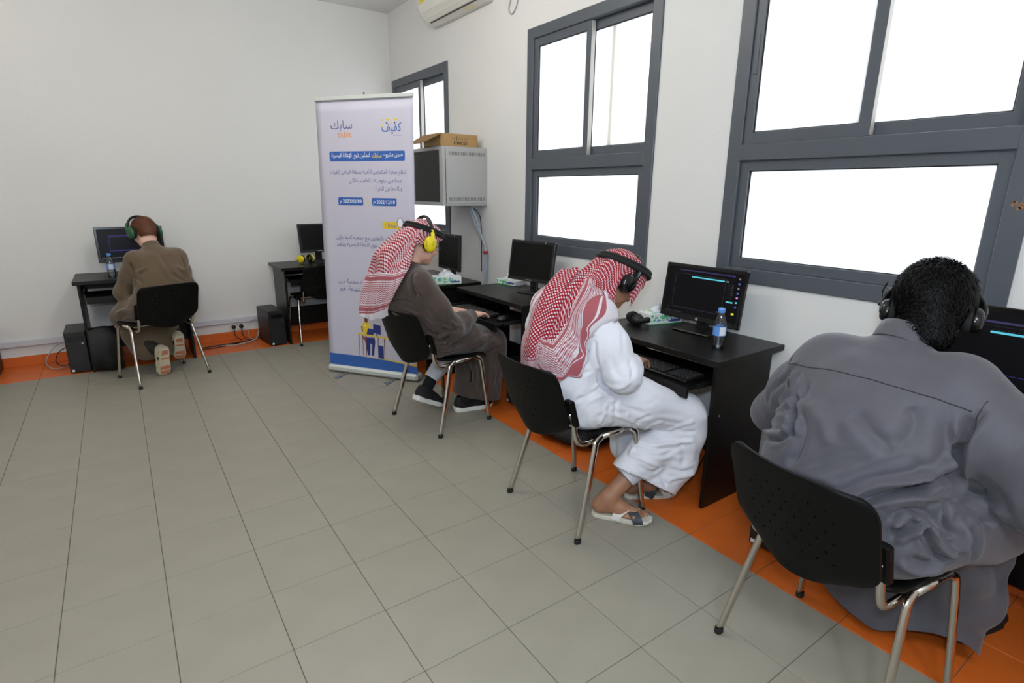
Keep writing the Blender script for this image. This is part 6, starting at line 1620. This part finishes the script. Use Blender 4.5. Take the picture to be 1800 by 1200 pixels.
# ================================================================== roll-up banner
def banner():
    t = thing('roll_up_banner', 'tall pale roll-up banner with blue Arabic print standing in the corner', 'banner', (1.5815, 4.2815, 0), math.atan2(-.807, .59))
    W_ = .835; hw = W_/2; Z0, Z1 = .060, 2.155
    def at(x, z, lift=.0): return (x+.0175*z, .0083*z-.0005-lift, z)
    nu, nv = 16, 24
    V = [at(-hw+W_*i/nu, Z0+(Z1-Z0)*j/nv) for j in range(nv+1) for i in range(nu+1)]
    F = np.array([(j*(nu+1)+i, j*(nu+1)+i+1, (j+1)*(nu+1)+i+1, (j+1)*(nu+1)+i) for j in range(nv) for i in range(nu)])
    sh = link('print_sheet', fast_mesh('print_sheet', V, F), 'banner_cloth', t, True)
    md = sh.modifiers.new('thickness', 'SOLIDIFY'); md.thickness = .0006; md.offset = 1
    sx, sy = .0175*2.16, .0083*2.16
    b = MB(); b.box(-hw-.004+sx, hw+.004+sx, sy-.016, sy+.008, 2.150, 2.180, c=.005); b.build('top_rail', 'banner_rail', t)
    b = MB(); b.tube([(0, .05, .06), (sx, sy+.02, 2.15), (sx+.0, sy+.02, 2.205)], .0075, 10); b.build('pole', 'steel', t, True)
    b = MB(); b.box(-hw-.012, hw+.012, -.028, .075, .008, .066, c=.016); b.build('base_cassette', 'banner_rail', t)
    b = MB(); b.box(-hw-.014, -hw-.0115, -.005, .05, .02, .055, c=.001); b.build('end_cap', 'plastic_dark', t)
    for x in (-.25, .21):
        b = MB(); b.box(x-.022, x+.022, -.17, .16, .0005, .0075, c=.003); b.build('foot', 'steel', t)
    # --- print
    L = [0]
    def quadz(pts, m, nm='print_block', lift=.0010):
        q = MB(); q.add([at(x, z, lift) for x, z in pts], [tuple(range(len(pts)))]); return q.build(nm, m, sh)
    def blk(x0, x1, z0, z1, m, r=.0, lift=.0010):
        return quadz([(x+(x0+x1)/2, z+(z0+z1)/2) for x, z in rrect(x1-x0, z1-z0, r)] if r else [(x0, z0), (x1, z0), (x1, z1), (x0, z1)], m, lift=lift)
    def tx(s, x0, x1, z0, z1, m, ar=True, bold=.006, lift=.0013): return lettering(sh, s, x0, x1, z0, z1, m, lambda a, c: at(a, c, lift), ar, bold)
    tx('سابك', -.29, -.10, 1.935, 2.010, 'ink_navy', bold=-.004); tx('sabic', -.233, -.102, 1.888, 1.938, 'ink_orange', ar=False, bold=-.002)
    tx('كفيف', .155, .318, 1.905, 1.985, 'ink_blue', bold=.012)
    for x, z, m in ((.159, 2.004, 'y'), (.196, 2.004, 'y'), (.214, 2.004, 'y'), (.246, 2.003, 'y'), (.264, 2.003, 'y'), (.282, 2.003, 'y'), (.198, 1.982, 'b'), (.234, 1.982, 'y'), (.264, 1.983, 'b'), (.160, 1.958, 'y')):
        quadz([(x+.0065*math.cos(a), z+.0065*math.sin(a)) for a in np.linspace(0, 2*PI, 13)[:-1]], 'ink_yellow' if m == 'y' else 'ink_deep', 'print_dot', .0014)
    for k in range(9): blk(.25+.0085*k, .255+.0085*k, 1.893, 1.897, 'ink_navy', 0)
    blk(-.315, .344, 1.716, 1.788, 'ink_blue', .012)
    tx('ضمن مشروع', .165, .325, 1.730, 1.775, 'ink_white', lift=.0016); tx('سابك', .062, .148, 1.733, 1.776, 'ink_yellow', lift=.0016); tx('لتمكين ذوي الإعاقة البصرية', -.297, .045, 1.728, 1.778, 'ink_white', lift=.0016)
    tx('تنظم جمعية المكفوفين الأهلية بمنطقة الرياض (كفيف)', -.318, .348, 1.610, 1.660, 'ink_navy', bold=0)
    tx('عـددا مـن دبلومـــات الحاسـب الآلـي', -.151, .317, 1.545, 1.592, 'ink_navy', bold=0); tx('وذلك ما بين الفترة :', .079, .315, 1.492, 1.536, 'ink_navy', bold=0)
    blk(-.255, -.029, 1.388, 1.448, 'ink_blue', .010); blk(.050, .265, 1.388, 1.446, 'ink_blue', .010)
    tx('2023/03/09', -.212, -.042, 1.405, 1.433, 'ink_white', ar=False, lift=.0016); tx('م', -.240, -.222, 1.398, 1.422, 'ink_white', lift=.0016)
    tx('2022/12/18', .092, .250, 1.404, 1.431, 'ink_white', ar=False, lift=.0016); tx('م', .062, .080, 1.397, 1.421, 'ink_white', lift=.0016)
    for zc in (1.437, 1.402):
        q = MB(); q.tube([at(.013+.012*math.cos(a), zc+.018*math.sin(a), .0012) for a in np.linspace(0, 2*PI, 17)[:-1]], .0022, 5, closed=True); q.build('print_link', 'ink_cream', sh)
    blk(.138, .318, 1.215, 1.270, 'ink_yellow', .005); tx('رؤيتنا :', .165, .262, 1.222, 1.262, 'ink_navy', bold=.002, lift=.0016)
    quadz([(.292+.026*math.cos(a), 1.266+.036*math.sin(a)) for a in np.linspace(0, 2*PI, 21)[:-1]], 'ink_white', 'print_lens', .0018)
    q = MB(); q.tube([at(.292+.026*math.cos(a), 1.266+.036*math.sin(a), .002) for a in np.linspace(0, 2*PI, 21)[:-1]], .0022, 5, closed=True); q.tube([at(.306, 1.232, .002), at(.330, 1.190, .002)], .003, 5); q.build('print_magnifier', 'ink_deep', sh)
    tx('شركة سابك بالتعاون مع جمعية كفيف إلى', -.290, .330, 1.110, 1.160, 'ink_navy', bold=0); tx('تمكين ذوي الاعاقة البصرية وتوفير', -.293, .185, 1.055, 1.104, 'ink_navy', bold=0)
    tx('عم.', .082, .14, 1.005, 1.035, 'ink_navy', bold=0); tx('ذوي الاعاقة البصرية مهنياً من', -.290, .330, .757, .808, 'ink_navy', bold=0); tx('مهارات متنوعة عبر', -.288, .12, .700, .748, 'ink_navy', bold=0)
    # illustration : person at a desk above a blue ground
    quadz([(-hw, .062), (hw, .050+.012), (hw, .128), (.15, .152), (-.1, .163), (-hw, .163)], 'ink_blue')
    quadz([(-.10, .163), (.15, .152), (hw, .126), (hw, .142), (.15, .160)], 'ink_yellow', lift=.0014)
    def il(pts, m, lift=.0016): quadz(pts, m, 'print_figure', lift)
    il([(-.072, .36), (-.040, .355), (-.010, .365), (-.005, .42), (-.020, .458), (-.05, .465), (-.078, .45), (-.085, .40)], 'ink_yellow')
    il([(-.058, .462), (-.032, .455), (-.030, .50), (-.045, .515), (-.062, .505)], 'ink_brown', .002); il([(-.064, .49), (-.03, .497), (-.035, .52), (-.058, .52)], 'ink_deep', .0023)
    il([(-.095, .42), (-.082, .425), (-.075, .38), (-.088, .375)], 'ink_brown'); il([(-.062, .425), (-.048, .425), (-.048, .432), (-.062, .432)], 'ink_white', .002)
    il([(-.07, .33), (.03, .335), (.035, .30), (.018, .18), (-.002, .18), (.004, .28), (-.012, .28), (-.018, .18), (-.04, .18), (-.06, .29)][::1], 'ink_deep')
    il([(-.13, .352), (.16, .332), (.16, .345), (-.13, .365)], 'ink_yellow', .002)
    for x0, x1, zb in ((-.122, -.116, .17), (-.086, -.080, .17), (-.055, -.045, .165), (.06, .068, .16), (.118, .128, .16)):
        il([(x0, zb), (x0+.004, zb), (x1, .35), (x0, .35)], 'ink_brown', .0018)
    il([(-.045, .358), (.02, .355), (.03, .405), (-.03, .41)], 'ink_deep', .0022); il([(.02, .375), (.09, .365), (.09, .44), (.02, .452)], 'ink_deep', .002); il([(.048, .345), (.058, .345), (.058, .37), (.048, .37)], 'ink_deep', .002)
    il([(.06, .165), (.112, .160), (.112, .27), (.06, .275)], 'ink_deep', .002); il([(-.075, .31), (-.05, .31), (-.05, .33), (-.085, .345)], 'ink_red', .002)
banner()

# ================================================================== wall cabinet, carton, cable drop
def cabinet():
    y0, y1, x0, z0, z1 = 4.22, 4.82, 2.245, 1.383, 1.858
    t = thing('network_cabinet', 'grey wall cabinet with a smoked glass door mounted below the carton', 'cabinet', (XW, (y0+y1)/2, z0))
    d = x0-XW; hw = (y1-y0)/2; h = z1-z0
    b = MB(); b.box(d+.03, 0, -hw+.004, hw-.004, 0, .02, c=.002); b.box(d+.03, 0, -hw+.004, hw-.004, h-.02, h, c=.002); b.box(-.012, 0, -hw+.004, hw-.004, .02, h-.02); b.box(d+.03, 0, hw-.006, hw, .0, h); b.build('body', 'rack_grey', t)
    b = MB(); b.box(d+.034, -.004, -hw, -hw+.005, .018, h-.018, c=.0015); sp = b.build('side_panel', 'rack_grey', t)
    b = MB()
    for z in (.055, h-.055):
        for k in range(24):
            x = d+.062+k*.0148; b.box(x, x+.006, -hw-.0006, -hw+.001, z-.014, z+.014)
    o = b.build('vent_slots', 'rack_slot', sp); o['kind'] = 'stuff'
    b = MB(); b.box(d, d+.03, -hw, -hw+.055, 0, h, c=.003); b.box(d, d+.03, hw-.055, hw, 0, h, c=.003); b.box(d, d+.03, -hw+.05, hw-.05, 0, .03, c=.003); b.box(d, d+.03, -hw+.05, hw-.05, h-.03, h, c=.003); dr = b.build('door', 'rack_grey', t)
    b = MB(); b.box(d+.012, d+.016, -hw+.05, hw-.05, .028, h-.028); b.build('door_glass', 'smoked_glass', dr)
    for s in (-1, 1):
        b = MB(); b.box(d+.09, d+.11, s*.235-.012, s*.235+.012, .022, h-.022); b.build('inner_rail', 'ink_cream', t)
    b = MB(); b.box(-.013, -.0125, -hw+.01, hw-.01, .022, h-.022); b.build('rear_wall', 'rack_inside', t)
    for k, z in enumerate((.05, .37)):
        b = MB(); b.box(d+.095, d+.33, -.225, .225, z, z+.044, c=.002); e = b.build('network_unit', 'rack_inside', t)
        c = MB()
        for q in range(12): c.box(d+.0935, d+.0955, -.2+q*.033, -.178+q*.033, z+.012, z+.032)
        o = c.build('ports', 'ink_cream', e); o['kind'] = 'stuff'
    # carton on top
    cz = z1+.001; a = thing('carton', 'open brown cardboard carton with maker print on the wall cabinet', 'box', (2.43, 4.41, cz), R(2))
    w, dp, hh = .365, .28, .098
    b = MB(); b.box(-w/2, w/2, -dp/2, -dp/2+.004, 0, hh); b.box(-w/2, w/2, dp/2-.004, dp/2, 0, hh); b.box(-w/2, -w/2+.004, -dp/2, dp/2, 0, hh); b.box(w/2-.004, w/2, -dp/2, dp/2, 0, hh); b.box(-w/2, w/2, -dp/2, dp/2, 0, .004); b.build('tray', 'cardboard', a)
    b = MB(); b.box(-w/2+.002, w/2-.002, -dp/2+.002, dp/2-.002, hh-.002, hh+.004); b.build('lid', 'cardboard', a)
    # tuck flap hanging over the open end
    M = frame((-w/2+.005, 0, hh+.004), Vector((-1, 0, -.52)), (0, 1, 0)); q = [(0, -dp/2-.02), (.05, -dp/2-.03), (.16, -dp/2+.0), (.19, -dp/2+.06), (.19, dp/2-.06), (.16, dp/2), (0, dp/2)]
    b = MB(); b.prism(q, .004, M); b.build('flap', 'cardboard_dark', a)
    b = MB(); b.prism([(.03, -.13), (.10, -.13), (.10, -.04), (.03, -.04)], .001, M @ Matrix.Translation((0, 0, .0042))); lb = b.build('label', 'label_white', a)
    b = MB(); b.prism([(.045, -.12), (.085, -.12), (.085, -.095), (.045, -.095)], .0006, M @ Matrix.Translation((0, 0, .0053))); b.build('label_print', 'print_black', lb)
    pl = lambda x, z: (x, -dp/2-.0008, z)
    lettering(a, 'CISCO', -.052, .078, .018, .040, 'print_black', pl, False, .035)
    b = MB()
    for k, hgt in enumerate((.010, .020, .034, .020, .010, .020, .034, .020, .010)):
        x = -.062+k*.0185; zc = .063; b.box(x-.0022, x+.0022, -dp/2-.0009, -dp/2-.0001, zc-hgt/2+(.004 if hgt > .03 else 0), zc+hgt/2+(.004 if hgt > .03 else 0))
    b.build('print_bars', 'print_black', a)
    # cable drop
    rnd = random.Random(8); c = thing('cable_bundle', 'pale cable bundle hanging from the wall cabinet to the desk', 'cable', (2.60, 4.15, .62))
    for k in range(7):
        o = [(-.05+.02*rnd.random(), .13+.05*rnd.random(), z0-.62), (-.02+.03*rnd.random(), .11+.04*rnd.random(), .62+.02*rnd.random()), (.02+.015*rnd.random(), .05+.02*rnd.random(), .47), (.035+.012*rnd.random(), .03+.012*rnd.random(), .36), (.03+.02*rnd.random(), .03+.03*rnd.random(), .2), (.03, .06, .0)]
        b = MB(); b.tube(smooth_path(o, 6), .0055, 6); b.build('strand', 'cable_blue' if k % 3 else 'cable_grey', c, True)
    b = MB(); b.tube([(.040, .036, .35), (.040, .036, .375)], .021, 12); b.build('tape', 'tape_red', c, True)
    b = MB(); b.tube(smooth_path([(2.55, 4.33, z0-.003), (2.64, 4.31, 1.32), (2.665, 4.30, 1.2), (2.665, 4.30, .8)], 6), .004, 6); tag(b.build('power_cable', 'cable_black', None, True), 'thin black cable running down the wall below the cabinet', 'cable')
cabinet()

# ================================================================== small things on the desks and floor
def bottle(label, loc, rz=0.0):
    t = thing('water_bottle', label, 'bottle', loc, rz, 'small water bottles')
    prof = [(.0, .002), (.024, .0), (.029, .004), (.0305, .016), (.029, .024), (.0305, .035), (.0295, .05), (.030, .062), (.030, .11), (.029, .122), (.024, .142), (.017, .160), (.0135, .170), (.0135, .182)]
    b = MB(); b.lathe(prof, 24, cap=False); b.build('shell', 'bottle_plastic', t, True)
    b = MB(); b.lathe([(.0, .004), (.027, .004), (.0285, .016), (.0275, .05), (.028, .058), (.0, .058)], 24, cap=False); b.build('water', 'water', t, True)
    b = MB(); b.lathe([(.0308, .066), (.0308, .112)], 28, cap=False); l = b.build('label', 'label_blue', t, True)
    V = []; F = []
    for k in range(7):
        a = R(-125+10*k)+PI/4*0
        for z in (.069, .110): V.append((.0312*math.cos(a), .0312*math.sin(a), z))
    F = [(2*k, 2*k+2, 2*k+3, 2*k+1) for k in range(6)]
    b = MB(); b.add(V, F); b.build('label_panel', 'label_white', l, True)
    b = MB(); b.lathe([(.0145, .176), (.0165, .178), (.0165, .195), (.0150, .199), (0, .1995)], 20, cap=False); b.build('cap', 'cap_blue', t, True)
    return t
bottle('water bottle with a blue cap on the desk before the man in white', (2.337, 1.572, DTOP+.0005), R(-20))
bottle('water bottle with a blue cap on the boy\'s desk', (-.095, 5.80, DTOP+.0005), R(10))
def tissue_box(label, loc, rz, w=.23, d=.115, h=.062, tuft=True):
    t = thing('tissue_box', label, 'tissue box', loc, rz, 'tissue boxes on the desks')
    b = MB(); b.box(-w/2, w/2, -d/2, d/2, .0005, h, c=.002); b.build('carton', 'tissue_box', t)
    rnd = random.Random(int(loc[1]*100))
    for m, n_ in (('tissue_green', 26), ('tissue_teal', 16)):
        b = MB()
        for k in range(n_):
            f = rnd.random(); x = -w/2+.012+(w-.02)*f*.8; z = h*(.35+.6*rnd.random())*(1-.55*f*rnd.random()); r_ = .003+.005*rnd.random()
            z = min(max(z, r_+.006), h-r_-.001); x = min(x, w/2-r_-.002)
            b.prism([(r_*math.cos(a), r_*math.sin(a)) for a in np.linspace(0, 2*PI, 9)[:-1]], .0005+.0003*rnd.random(), frame((x, -d/2-.0001, z), (1, 0, 0), (0, 0, 1)))
            x2 = -w/2+.015+(w-.03)*rnd.random(); y2 = -d/2+.012+(d-.024)*rnd.random()
            if abs(y2) > .02: b.prism([(r_*math.cos(a), r_*math.sin(a)) for a in np.linspace(0, 2*PI, 9)[:-1]], .0005+.0003*rnd.random(), Matrix.Translation((x2, y2, h)))
        o = b.build('printed_dots', m, t); o['kind'] = 'stuff'
    b = MB(); b.box(-w/2, w/2, -d/2-.0006, -d/2, .0012, .005); b.build('green_edge', 'tissue_green', t)
    b = MB(); b.prism([(.02, .012), (.10, .012), (.10, .026), (.035, .026)], .001, frame((0, -d/2-.0001, 0), (1, 0, 0), (0, 0, 1))); b.build('printed_band', 'tissue_purple', t)
    if tuft:
        V = []; F = []; n = 14
        for i in range(n+1):
            for j in range(5):
                u = i/n; v = j/4; V.append((-.055+.11*u+.012*math.sin(9*v+u*3), .012*math.sin(u*11+v*2)*(.4+v), h+.05*v*(.5+.5*math.sin(u*PI))+.004*math.sin(u*17)*v))
        F = [(i*5+j, (i+1)*5+j, (i+1)*5+j+1, i*5+j+1) for i in range(n) for j in range(4)]
        b = MB(); b.add(V, F); b.build('tissue', 'ink_white', t, True)
    return t
tissue_box('white tissue box with green print left of the lit monitor', (2.545, 2.115, DTOP), R(-14))
tissue_box('white tissue box behind the switched-off monitor of the man in brown', (2.585, 3.72, DTOP), R(-80), .23, .115, .04)
tissue_box('white tissue box on the corner desk in front of the man in brown', (2.16, 4.03, DTOP), R(-20))
headphones('yellow headphones lying on the desk beside the banner', Matrix.Translation((1.545, 5.93, DTOP+.048)) @ Matrix.Rotation(R(112), 4, 'Z') @ Matrix.Rotation(R(90), 4, 'Y'), .060, .085, ('yellow_plastic', 'yellow_plastic', 'plastic_black'), None, .040, name='headphones')
headphones('black headphones lying beside the white tissue box', Matrix.Translation((2.38, 2.155, DTOP+.034)) @ Matrix.Rotation(R(-25), 4, 'Z') @ Matrix.Rotation(R(90), 4, 'Y'), .050, .09, ('plastic_black', 'plastic_black', 'rubber'), None, .028, name='headphones')
def bag(label, loc, rz, w, d, h, seed, lay=False):
    t = thing('backpack', label, 'bag', loc, rz)
    S = SDF((-w/2-.05, -d/2-.05, -.02), (w/2+.05, d/2+.05, h+.06), .008)
    S.loft([((-w*.36, 0, h*.48), d*.40, h*.40), ((0, 0, h*.5), d*.48, h*.48), ((w*.34, 0, h*.42), d*.40, h*.38)], .03); S.ell((w*.1, -d*.34, h*.42), (w*.28, d*.14, h*.3), .03)
    V, F = S.mesh(2); V = wrinkles(V, F, seed, .005, 24); V[:, 2] = np.maximum(V[:, 2], .001)
    part('sack', (V, F), 'bag_black', t)
    if not lay:
      b = MB(); b.tube(smooth_path([(-w*.2, d*.1, h*.95), (-w*.1, d*.1, h*1.12), (w*.05, d*.12, h*1.1), (w*.12, d*.1, h*.95)], 5), .009, 6, flat=((0, 1, 0), 1.8)); b.build('strap', 'bag_black', t, True)
    b = MB(); b.box(w*.02, w*.035, -d*.49, -d*.475, h*.25, h*.38); b.build('buckle', 'steel', t)
    return t
bag('black backpack lying on the orange tiles behind the man in white\'s chair', (2.15, 2.42, 0), R(-68), .42, .26, .13, 3)
bag('black bag standing under the left side of the boy\'s desk', (-.225, 5.64, 0), R(5), .11, .15, .38, 5, True)
def cable(label, pts, m, r=.0035, name='cable'):
    b = MB(); b.tube(smooth_path(pts, 6), r, 6); return tag(b.build(name, m, None, True), label, 'cable')
cable('grey cable looping out behind the tower left of the boy', [(-.50, 6.15, .19), (-.60, 6.09, .16), (-.665, 6.0, .06), (-.62, 5.93, .008), (-.55, 5.95, .006), (-.49, 6.02, .008)], 'cable_grey', .004)
cable('black cable looping out behind the tower left of the boy', [(-.50, 6.10, .15), (-.57, 6.06, .12), (-.60, 6.0, .05), (-.55, 5.95, .016), (-.495, 5.99, .03)], 'cable_black', .004)
cable('black power cable from the left plug lying on the orange tiles', [(.834, 6.155, .12), (.835, 6.13, .05), (.88, 6.06, .008), (.80, 5.98, .006), (.62, 5.93, .006), (.50, 5.93, .006), (.50, 5.97, .006), (.62, 6.0, .006), (.90, 6.03, .006), (1.04, 6.07, .02)], 'cable_black', .0045)
cable('black power cable from the right plug to the tower', [(.906, 6.155, .12), (.905, 6.13, .05), (.94, 6.08, .008), (1.0, 6.08, .012), (1.05, 6.08, .04)], 'cable_black', .0045)
cable('grey cable lying along the tiles beside the socket', [(.66, 5.96, .006), (.85, 5.94, .006), (1.0, 5.99, .03), (1.05, 6.07, .10)], 'cable_grey', .007)
cable('grey cable bowing down from the trunking to the tower beside the socket', [(1.04, 6.165, .20), (.96, 6.12, .14), (.96, 6.06, .03), (1.03, 6.04, .01)], 'cable_grey', .003)
cable('black cable hanging from the keyboard tray before the man in white', [(2.05, 1.525, .615), (2.06, 1.53, .55), (2.12, 1.56, .47), (2.2, 1.60, .44)], 'cable_black', .004)
cable('black cable hanging under the right end of the desk before the man in white', [(2.40, 1.50, .62), (2.38, 1.51, .5), (2.33, 1.54, .3), (2.33, 1.60, .12)], 'cable_black', .004)
cable('thin black cable dangling under the desk of the man in brown', [(2.30, 3.16, .62), (2.29, 3.15, .52), (2.33, 3.20, .45), (2.31, 3.20, .36)], 'cable_black', .003)
